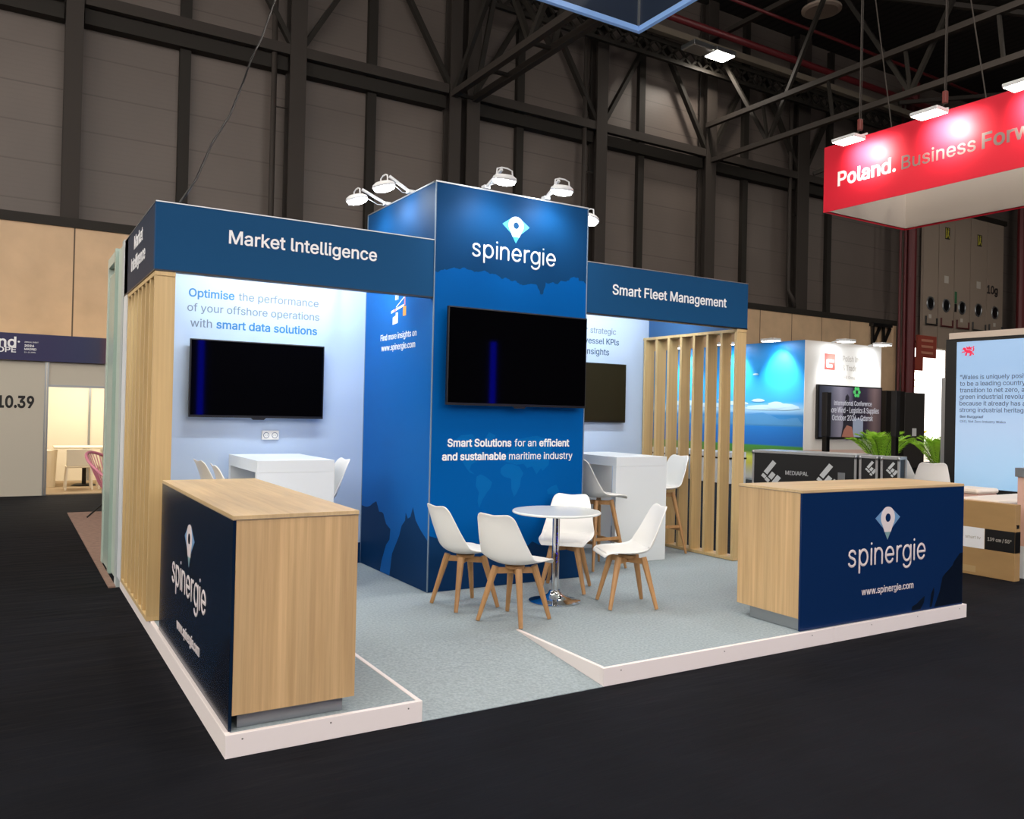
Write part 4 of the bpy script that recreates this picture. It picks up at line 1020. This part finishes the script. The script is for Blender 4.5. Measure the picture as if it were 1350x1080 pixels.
for ci, (y, z, w, h) in enumerate(((12.3, 2.06, .45, .07), (12.75, 2.16, .22, .08), (11.25, 1.94, .75, .08), (10.65, 1.95, .5, .10), (13.3, 2.0, .6, .08), (11.5, 2.14, .22, .05), (11.6, 2.85, .1, .03), (10.9, 1.99, .3, .11), (14.3, 2.05, .5, .1))):
    mb.poly([(-y + w * math.cos(2 * PI * k / 18) * (1 + .15 * math.sin(3 * k)), z + h * math.sin(2 * PI * k / 18) * (1.2 if k < 9 else .5)) for k in range(18)], (PX - .0025 - .0006 * ci, 0, 0), SR, UP, .0005)
part('clouds_print', mb, CLOUD, t)
mb = MB(); mb.poly([(0, 0), (.42, 0), (.42, .42), (0, .42)], (17.12, PY, 2.97), FR, UP, .004); part('logo_square', mb, mat('logo_red', 'd4443c', .5), t)
mb = MB(); mb.poly([(.08, .06), (.30, .06), (.30, .14), (.16, .14), (.16, .20), (.36, .20), (.36, .27), (.08, .27)], (17.12, PY - .004, 2.97), FR, UP, .002); part('logo_mark', mb, LETTER, t)
FAINT = mat('faint_grey_writing', 'b9b2aa', .5)
text(t, [('Polish Investment', .01)], (17.85, PY, 3.22), FR, UP, 1.35, FAINT, sy=1.2)
text(t, [('& Trade Agency', .01)], (17.85, PY, 2.98), FR, UP, 1.2, FAINT, sy=1.2)
text(t, [('PFR Group', .006)], (17.85, PY, 2.76), FR, UP, .55, FAINT)
# its screen
t = thing('television', 'lit conference screen on the white wall of the landscape booth', 'television', (18.1, PY - .08, 1.2))
mb = MB(); mb.box(16.80, 19.42, PY - .08, PY - .001, 1.19, 2.575); part('case', mb, BLACK, t)
SCR = ramp_mat('conference_picture', 'x', -1.3, 1.3, [(0, '24262f'), (.18, '3a3c48'), (.34, '6c6874'), (.5, '4a4656'), (.55, '1f1d28'), (.75, '2b2530'), (.88, '5a4a4a'), (1, '3a3034')], .3, emit=.55)
mb = MB(); mb.box(16.84, 19.38, PY - .083, PY - .08, 1.23, 2.54); part('picture', mb, SCR, t)
FIG = mat('speaker_picture', '201d26', .5, emit=('201d26', .4)); LIT = mat('lit_lettering', '9c9ca4', .5, emit=('b0b0b8', .6)); GRN = mat('lit_green', '3f9a52', .5, emit=('3f9a52', .6)); ROSE = mat('lit_rose', '8a5a4c', .5, emit=('8a5a4c', .4)); PALE = mat('lit_pale', '7c8494', .5, emit=('7c8494', .45))
yy = PY - .083
mb = MB(); mb.poly([(17.72, 1.23), (17.80, 1.55), (17.78, 1.95), (17.86, 2.15), (17.88, 2.30), (17.96, 2.36), (18.03, 2.28), (18.02, 2.15), (18.14, 2.05), (18.18, 1.6), (18.2, 1.23)], (0, yy, 0), FR, UP, .002); part('speaker_figure', mb, FIG, t)
mb = MB(); mb.poly([(17.75, 1.23), (17.82, 1.40), (17.95, 1.54), (18.15, 1.50), (18.25, 1.23)], (0, yy - .002, 0), FR, UP, .002); part('audience_figure', mb, ROSE, t)
mb = MB(); mb.poly([(18.2, 1.23), (18.2, 1.72), (18.62, 1.72), (18.62, 1.23)], (0, yy, 0), FR, UP, .0015); part('lectern_picture', mb, PALE, t)
mb = MB()
for k in range(6):
    a = 2 * PI * k / 6; mb.poly([(18.34 + .1 * math.cos(a) + .055 * math.cos(q * PI / 3), 2.42 + .1 * math.sin(a) + .055 * math.sin(q * PI / 3)) for q in range(6)], (0, yy, 0), FR, UP, .003)
part('badge_picture', mb, GRN, t)
text(t, [('International Conference', .002)], (17.42, yy - .003, 2.06), FR, UP, 1.55, LIT, sy=1.25)
text(t, [('Offshore Wind - Logistics & Supplies', .003)], (16.98, yy - .003, 1.865), FR, UP, 2.30, LIT, sy=1.5)
text(t, [('October 2026 • Gdansk', .003)], (17.35, yy - .003, 1.665), FR, UP, 1.68, LIT, sy=1.3)
def clip_lamp(x, y, z, dx, dy, label, pw=520):
    t = thing('clip_floodlight', label, 'floodlight', (x, y, z), 'flat floodlights on the landscape booth')
    hx, hy = x + dx * .42, y + dy * .42
    mb = MB(); mb.bar((x, y, PZ), (hx, hy, PZ + .06), .03, .03); part('arm', mb, LAMPBODY, t)
    mb = MB(); mb.box(hx - .22, hx + .22, hy - .14, hy + .14, PZ - .015, PZ + .05) if dy else mb.box(hx - .14, hx + .14, hy - .22, hy + .22, PZ - .015, PZ + .05); part('housing', mb, LAMPBODY, t, bevel=.01)
    mb = MB(); mb.box(hx - .2, hx + .2, hy - .12, hy + .12, PZ - .022, PZ - .015) if dy else mb.box(hx - .12, hx + .12, hy - .2, hy + .2, PZ - .022, PZ - .015); part('lens', mb, LENS, t)
    lamp('clip_lamp', 'SPOT', (hx, hy, PZ - .04), pw, (.95, .98, 1), t, target=(x - dx * .1, y - dy * .1, 2.6), size=.1, angle=88, blend=.8)
clip_lamp(PX, 10.75, PZ, -1, 0, 'flat floodlight over the lake print, nearest the corner of the landscape booth')
clip_lamp(PX, 12.3, PZ, -1, 0, 'flat floodlight over the lake print, just right of the slatted screen')
clip_lamp(PX, 14.2, PZ, -1, 0, 'flat floodlight over the lake print, seen through the slats')
clip_lamp(17.4, PY, PZ, 0, -1, 'flat floodlight above the red square logo of the white booth wall', 200)
clip_lamp(18.9, PY, PZ, 0, -1, 'flat floodlight above the right end of the white booth wall', 200)
# low showcases seen between the slats
for i, y in enumerate((11.6, 13.2)):
    t = thing('low_showcase', ('low white showcase seen between the right slats, nearer the corner of the landscape booth', 'low white showcase seen between the slats farther left')[i], 'showcase', (15.0, y, 0), 'white showcases behind the slats')
    mb = MB(); mb.box(14.7, 15.3, y - .7, y + .7, .0, .62); part('cabinet', mb, WHITE, t, bevel=.01)
    mb = MB(); mb.box(14.69, 15.31, y - .71, y + .71, .62, .66); part('dark_edge', mb, BLACK, t)
    mb = MB(); mb.box(14.7, 15.3, y - .7, y + .7, .66, .80); part('upper_box', mb, WHITE, t, bevel=.01)
# flight cases
CASEB = mat('case_black', '17181a', .45); ALUP = mat('case_profile', 'bdbfc0', .35, .6); MARK = mat('case_white_mark', 'c9cfd2', .5)
def flight_case(L, label, logos, word, name='flight_case', w=.62, ht=1.2, base=.16):
    """local frame: face towards local -y, runs along +x"""
    t = thing(name, label, 'flight case', (0, 0, 0), 'black flight cases behind the right counter')
    mb = MB(); mb.box(.02, L - .02, .012, w - .012, base, ht - .015); part('body', mb, CASEB, t, local=True)
    mb = MB()
    for y in (0, w - .03):
        for z in (base, ht - .04): mb.box(0, L, y, y + .03, z, z + .04)
        for x in (0, L - .03): mb.box(x, x + .03, y, y + .03, base, ht)
    for x in (0, L - .03): mb.box(x, x + .03, 0, w, base, base + .04); mb.box(x, x + .03, 0, w, ht - .04, ht)
    mb.box(.03, L - .03, .03, w - .03, ht - .014, ht - .002)
    part('profile', mb, ALUP, t, local=True, bevel=.004)
    for x in (0, L):
        for z in (base + .03, ht - .03):
            mb = MB(); xx = x + (.012 if x == 0 else -.012); mb.lathe((xx, 0), [(.005, z - .03), (.018, z - .02), (.022, z), (.018, z + .02), (.005, z + .03)], 12); part('corner_ball', mb, ALU, t, local=True, smooth=True)
    for x in (.12, L - .12):
        for y in (.12, w - .12):
            mb = MB(); mb.tube([(x - .02, y, .06), (x + .02, y, .06)], .06, 14); mb.box(x - .05, x + .05, y - .04, y + .04, .12, base); part('castor', mb, BLACK, t, local=True)
    for x, k in logos:
        mb = MB(); s = .36 * k; o = (x, .011, ht - .47 * k)
        def sl(cx_, cz_, ln, wd):
            a = math.radians(52); ux, uz = math.cos(a), math.sin(a); vx, vz = uz, -ux
            return [(cx_ + ux * ln * p + vx * wd * q, cz_ + uz * ln * p + vz * wd * q) for p, q in ((-.5, -.5), (.5, -.5), (.5, .5), (-.5, .5))]
        for P in (sl(.02, .22, .22, .07), sl(-.075, .09, .05, .07), sl(.05, .10, .10, .07), sl(-.02, .035, .05, .07), sl(.12, .04, .14, .07), sl(.04, -.045, .05, .07)): mb.poly([(a * k, b * k) for a, b in P], o, FR, UP, .002)
        part('case_logo', mb, MARK, t, local=True)
    for x in ((L - .2, ) if L > 1 else ()):
        mb = MB(); mb.box(x - .05, x + .05, -.008, .0, ht - .40, ht - .26); part('latch', mb, ALU, t, local=True, bevel=.004)
    if L < 1: t['_w'] = word; return t
    mb = MB(); mb.tube([(-.005, .2, ht - .45), (-.05, .2, ht - .42), (-.05, .2, ht - .27), (-.005, .2, ht - .24)], .012, 6); part('handle', mb, BLACK, t, local=True)
    t['_w'] = word
    return t
def setcase(t, x, y, ang):
    t.location = (x, y, 0); t.rotation_euler.z = math.radians(ang)
ang = math.degrees(math.atan2(3.221 - 4.72, 9.154 - 8.724))
c1 = flight_case(1.54, 'long black flight case with white slanted-bar logos behind the right counter', [(.26, 1.0), (1.10, 1.0)], 1)
ORG[c1.name] = Vector((0, 0, 0))
text(c1, [('MEDIAPAL', .004)], (.52, .011, .86), FR, UP, .34, MARK, sy=1.15)
del c1['_w']; setcase(c1, 8.724, 4.72, ang)
dv = Vector((math.cos(math.radians(ang)), math.sin(math.radians(ang))))
c2 = flight_case(.25, 'small black flight case standing against the end of the long one', [(.14, .5)], 0, w=.3); del c2['_w']; setcase(c2, 8.724 + dv.x * 1.575, 4.72 + dv.y * 1.575, ang)
c3 = flight_case(.25, 'small black flight case at the right end of the row of cases', [(.13, .5)], 0, w=.3); del c3['_w']; setcase(c3, 8.724 + dv.x * 1.86, 4.72 + dv.y * 1.86, ang)
# column speakers
for x, y, h_, lb in ((12.71, 6.5, 2.21, 'slim black column speaker in front of the conference screen'), (14.90, 6.5, 2.31, 'slim black column speaker in front of the grey cabinet and palm')):
    t = thing('column_speaker', lb, 'speaker', (x, y, 0), 'slim column speakers')
    mb = MB(); mb.box(x - .28, x + .28, y - .22, y + .22, 0, .5); part('bass_box', mb, BLACK, t, bevel=.02)
    mb = MB(); mb.box(x - .055, x + .055, y - .05, y + .05, .5, 1.35); part('lower_column', mb, BLACK, t, bevel=.008)
    mb = MB(); mb.box(x - .065, x + .065, y - .06, y + .06, 1.352, h_); part('upper_column', mb, mat('speaker_grille', '1c1c1e', .5), t, bevel=.008)
# palms
def palm(x, y, h_, label, seed, n=14):
    t = thing('potted_palm', label, 'plant', (x, y, 0), 'green palms by the gate'); rnd = random.Random(seed)
    mb = MB(); mb.lathe((x, y), [(.02, 0), (.18, 0), (.24, .42), (.22, .44), (.02, .40)], 20); part('pot', mb, WHITE, t)
    lv = MB(); sm = MB()
    for k in range(n):
        a = 2 * PI * k / n + rnd.uniform(-.2, .2); L = rnd.uniform(.75, 1.1) * h_ * .50; tilt = rnd.uniform(.35, .95)
        P = []
        for i in range(9):
            f = i / 8; P.append(Vector((x + math.cos(a) * L * f * tilt, y + math.sin(a) * L * f * tilt, .42 + (h_ - .45) * (f * 1.25 - .55 * f * f) * (1.2 - .35 * tilt))))
        sm.tube(P, [.012 - .001 * i for i in range(9)], 5)
        for i in range(2, 9):
            for sub in (0, .5):
                if i == 8 and sub: continue
                p = P[i] + (P[min(i + 1, 8)] - P[i]) * sub; d = (P[i] - P[i - 1]).normalized(); s = d.cross(Vector((0, 0, 1))).normalized()
                for q in (1, -1):
                    ln = .30 * (1 - abs(i / 8 - .55) * .9); e_ = p + (s * q * .7 + d * .9 + Vector((0, 0, -.2))) * ln; w_ = d * .013
                    lv.add([p - w_, p + w_, (p + e_) / 2 + w_ * .9 + Vector((0, 0, .02)), e_, (p + e_) / 2 - w_ * .9 + Vector((0, 0, .02))], [(0, 1, 2, 3, 4)])
    part('fronds', lv, mat('palm_green', 'a2d640', .45), t, fix=False); part('stems', sm, mat('palm_stem', '5e8a2c', .5), t)
palm(15.65, 7.3, 1.72, 'bright green potted palm left of the gate opening, behind the flight cases', 5, 26)
palm(17.6, 7.2, 1.60, 'bright green potted palm nearer the big display, behind the bar stools', 9, 24)
# stools behind the case
for x, y, a, lb in ((10.45, 3.34, 5, 'white bar stool just right of the flight cases'), (9.72, 2.52, 38, 'white bar stool in front of the left edge of the large display')):
    o = place(st, True, x, y, 0.03, a, lb)
# large LED display
X = 10.5
t = thing('led_display', 'large light blue LED display with a red dragon and a quotation, in a black frame', 'display', (X, 1, 0))
mb = MB(); mb.box(X, X + .25, -.6, 2.80, .0, 2.855); part('frame', mb, mat('display_frame', '151515', .5), t)
mb = MB(); mb.box(X - .02, X + .25, -.6, 2.745, 2.856, 2.94); part('top_board', mb, mat('beige_board', 'd3c3b4', .6), t)
SKY2 = ramp_mat('display_picture', 'z', .78, 2.83, [(0, '7fb6dd'), (.3, '9cc0df'), (.6, 'a3bddc'), (1, '93b4d8')], .3, emit=.52, noise=.8)
mb = MB(); mb.box(X - .006, X, -.5, 2.64, .785, 2.81); part('screen', mb, SKY2, t)
GREYT = mat('display_grey_lettering', '4d5c73', .5, emit=('4d5c73', .3)); RED = mat('display_red', 'e0244c', .5, emit=('e0244c', .5))
xs_ = X - .006
for k, (s, w_) in enumerate([('"Wales is uniquely positioned', 1.07), ('to be a leading country in the', 1.10), ('transition to net zero, and the', 1.10), ('green industrial revolution,', 1.01), ('because it already has a', .875), ('strong industrial heritage."', .95)]):
    text(t, [(s, .002)], (xs_, 2.585, 2.285 - .091 * k), SR, UP, w_, GREYT, sy=1.05)
text(t, [('Ben Burggraaf', .01)], (xs_, 2.577, 1.748), SR, UP, .325, GREYT)
text(t, [('CEO, Net Zero Industry Wales', .001)], (xs_, 2.576, 1.683), SR, UP, .62, GREYT)
mb = MB()
for P in ([(-.085, .03), (-.06, .055), (-.035, .045), (-.025, .02), (.02, .015), (.05, .0), (.055, -.025), (.03, -.035), (-.02, -.02), (-.045, -.005), (-.06, .02)],   # head, neck and body
          [(-.02, .025), (-.03, .07), (.0, .05), (.015, .072), (.03, .05), (.055, .06), (.045, .03), (.06, .018), (.03, .02)],                                            # wing
          [(.05, -.01), (.08, .0), (.085, .035), (.07, .05), (.09, .052), (.075, .068), (.06, .05), (.07, .03), (.065, .01)],                                               # tail
          [(-.05, .0), (-.085, -.005), (-.09, -.02), (-.07, -.015), (-.045, -.018)], [(-.03, -.015), (-.045, -.06), (-.02, -.062), (-.01, -.025)],
          [(.03, -.03), (.015, -.065), (.04, -.068), (.055, -.03)], [(.055, -.02), (.065, -.055), (.085, -.058), (.07, -.02)]):
    mb.poly(P, (xs_, 2.478, 2.675), SR, UP, .003)
part('dragon_emblem', mb, RED, t)
mb = MB(); mb.box(10.62, 10.70, 2.85, 2.93, 0, 2.32); solo('grey_edge_panel', mb, ALU, 'thin pale grey panel edge left of the large display frame', 'panel')
# low pink and white counters
ROSEW = mat('rose_counter', 'dfb6a6', .6)
for i, (x0, x1, y0, y1, z, lb) in enumerate([(9.5, 9.95, 1.76, 2.14, .85, 'low rose counter with white top beside the right counter, farther from the camera'), (8.75, 10.2, 1.12, 1.56, .80, 'long low rose counter with rounded white top behind the cardboard box')]):
    t = thing('low_counter', lb, 'counter', ((x0 + x1) / 2, (y0 + y1) / 2, 0), 'low rose counters')
    mb = MB(); mb.box(x0, x1, y0, y1, 0, z - .07); part('body', mb, ROSEW, t, bevel=.01)
    mb = MB(); mb.box(x0 - .02, x1 + .02, y0 - .02, y1 + .02, z - .069, z); part('top', mb, mat('cream_top', 'f0e2d2', .5), t, bevel=.03)
t = thing('display_post', 'slim rose and white post with a grey cap cut by the right picture edge', 'post', (8.6, .72, 0))
mb = MB(); mb.box(8.56, 8.72, .72, .80, .0, .35); part('white_foot', mb, WHITE, t)
mb = MB(); mb.box(8.56, 8.72, .72, .80, .351, 1.10); part('rose_body', mb, ROSEW, t)
mb = MB(); mb.box(8.54, 8.74, .71, .82, 1.101, 1.2); part('cap', mb, ALU, t)
# cardboard box of a television
CARD = mat('cardboard', 'a98757', .8, noise=(2, .08, (1, 1, 3))); 
X = 8.27
t = thing('cardboard_box', 'brown television carton with a black and white label, standing on the black floor', 'box', (X, .65, 0))
mb = MB(); mb.box(X, X + .11, .67, 2.15, .0, .815); part('carton', mb, CARD, t, bevel=.004)
mb = MB(); mb.poly([(-1.235, .30), (-.99, .30), (-.99, .525), (-1.235, .525)], (X, 0, 0), SR, UP, .001); part('white_label', mb, LETTER, t)
mb = MB(); mb.poly([(-.985, .30), (-.67, .30), (-.67, .525), (-.985, .525)], (X, 0, 0), SR, UP, .001); bl = part('black_label', mb, BLACK, t)
mb = MB(); mb.box(X + .003, X + .107, .6685, .67, .30, .525); part('end_label', mb, BLACK, t)
text(t, [('139 cm / 55"', .008)], (X - .001, .955, .40), SR, UP, .25, mat('label_grey', 'b8b4aa', .5), sy=1.2)
text(t, [('smart tv', .0)], (X - .001, 1.20, .40), SR, UP, .17, mat('label_grey', 'b8b4aa', .5))
mb = MB(); mb.poly([(-1.42, .56), (-1.335, .56), (-1.355, .60), (-1.355, .74), (-1.335, .78), (-1.42, .78)], (X, 0, 0), SR, UP, .001); part('tv_drawing', mb, mat('pale_drawing', 'c9c6cc', .5), t)
mb = MB(); mb.poly([(-1.30, .03), (-1.08, .03), (-1.08, .10), (-1.30, .10)], (X, 0, 0), SR, UP, .0008); part('tape', mb, mat('tan_tape', 'b79a6c', .4), t)
mb = MB(); mb.box(X + .03, X + .08, .6685, .67, .56, .60); part('grip_hole', mb, BLACK, t)
# red hanging sign
t = thing('hanging_sign', 'large red hanging sign reading Poland Business Forward', 'hanging sign', (10.233, 2, 5))
SRED = mat('sign_red', 'd02236', .5, spec=.2); SIN = mat('sign_inside', 'cbc2b7', .6)
x0, x1, y0, y1, z0, z1 = 10.233, 12.383, -2.4, 4.717, 5.0, 6.047
for nm, b in (('front_panel', (x0, x0 + .012, y0, y1)), ('back_panel', (x1 - .012, x1, y0, y1)), ('left_panel', (x0 + .0121, x1 - .0121, y1 - .012, y1)), ('right_panel', (x0 + .0121, x1 - .0121, y0, y0 + .012))):
    mb = MB(); mb.box(*b, z0, z1); part(nm, mb, SRED, t)
for nm, b in (('front_lining', (x0 + .013, x0 + .03, y0 + .03, y1 - .03)), ('back_lining', (x1 - .03, x1 - .013, y0 + .03, y1 - .03)), ('left_lining', (x0 + .03, x1 - .03, y1 - .03, y1 - .013)), ('right_lining', (x0 + .03, x1 - .03, y0 + .013, y0 + .03))):
    mb = MB(); mb.box(*b, z0 + .03, z1 - .02); part(nm, mb, SIN, t)
text(t, [('Poland.', .020)], (x0, 4.455, 5.375), SR, UP, 1.0, LETTER)
GREYW = mat('sign_grey_lettering', '7d6a66', .5)
text(t, [('Business', .006)], (x0, 3.365, 5.375), SR, UP, 1.09, GREYW); text(t, [('Forward', .018)], (x0, 2.195, 5.375), SR, UP, 1.05, GREYW)
for i, (y, lb) in enumerate([(3.95, 'flat floodlight on the red sign above the word Poland'), (2.68, 'flat floodlight on the red sign above the word Business'), (1.44, 'flat floodlight on the red sign cut by the right picture edge')]):
    f = thing('sign_floodlight', lb, 'floodlight', (x0, y, z1), 'flat floodlights on the red hanging sign')
    xl = 9.80; zl = 5.89 if i else 5.87
    mb = MB(); mb.bar((x0, y, z1 + .018), (xl + .1, y, zl + .06), .03, .03); part('arm', mb, LAMPBODY, f)
    mb = MB(); mb.box(xl - .14, xl + .14, y - .2, y + .2, zl, zl + .05); part('housing', mb, LAMPBODY, f, bevel=.01)
    mb = MB(); mb.box(xl - .125, xl + .125, y - .185, y + .185, zl - .006, zl); part('lens', mb, LENS_WARM, f)
    lamp('sign_lamp', 'SPOT', (xl, y, zl - .03), 220, (1.0, .95, .85), f, target=(x0 + .05, y - .05, 5.80), size=.05, angle=110, blend=1.0)
for i, (y, lb) in enumerate([(4.35, 'chain hoist cables holding the left end of the red sign'), (2.95, 'chain hoist cables holding the red sign farther right')]):
    r_ = thing('hoist_cable', lb, 'cable', (10.4, y, 6.05), 'hoist cables of the red sign')
    xh = 10.6
    mb = MB(); mb.tube([(xh, y, 6.45), (xh, y, 15.6)], .010, 6); mb.tube([(xh + .04, y, 6.45), (xh + .04, y, 15.6)], .006, 6); part('chain', mb, STEEL_LT, r_)
    mb = MB(); mb.box(xh - .02, xh + .05, y - .03, y + .03, 6.3, 6.48); part('hook_block', mb, mat('hook_red', '6b2a24', .5), r_, bevel=.01)
    for dy in (.35, -.45):
        mb = MB(); mb.tube([(xh, y, 6.3), (x0 + .05, y + dy * .3, 6.05)], .006, 5); part('sling', mb, STEEL_LT, r_)
    mb = MB(); mb.tube([(xh, y - .06, 9.5), (x0 + .1, y - .75, 6.05)], .009, 5); part('side_wire', mb, STEEL_LT, r_)
# blue light columns of the stands across the aisle (they mirror in the televisions)
BL_ = mat('blue_led', '0608c0', .4, emit=('0810ff', 14.0))
for i, (x, lb) in enumerate([(3.05, 'tall blue LED light column across the aisle, nearer the left counter'), (9.3, 'tall blue LED light column across the aisle, farther right')]):
    t = thing('light_column', lb, 'light column', (x, -9, 0), 'blue light columns across the aisle')
    mb = MB(); mb.cyl((x, -9), .18, 0, .12, 20); part('base', mb, BLACK, t)
    mb = MB(); mb.cyl((x, -9), .07, .121, 3.4, 20); part('tube', mb, BL_, t)
    mb = MB(); mb.cyl((x, -9), .11, 3.401, 3.45, 20); part('cap', mb, BLACK, t)
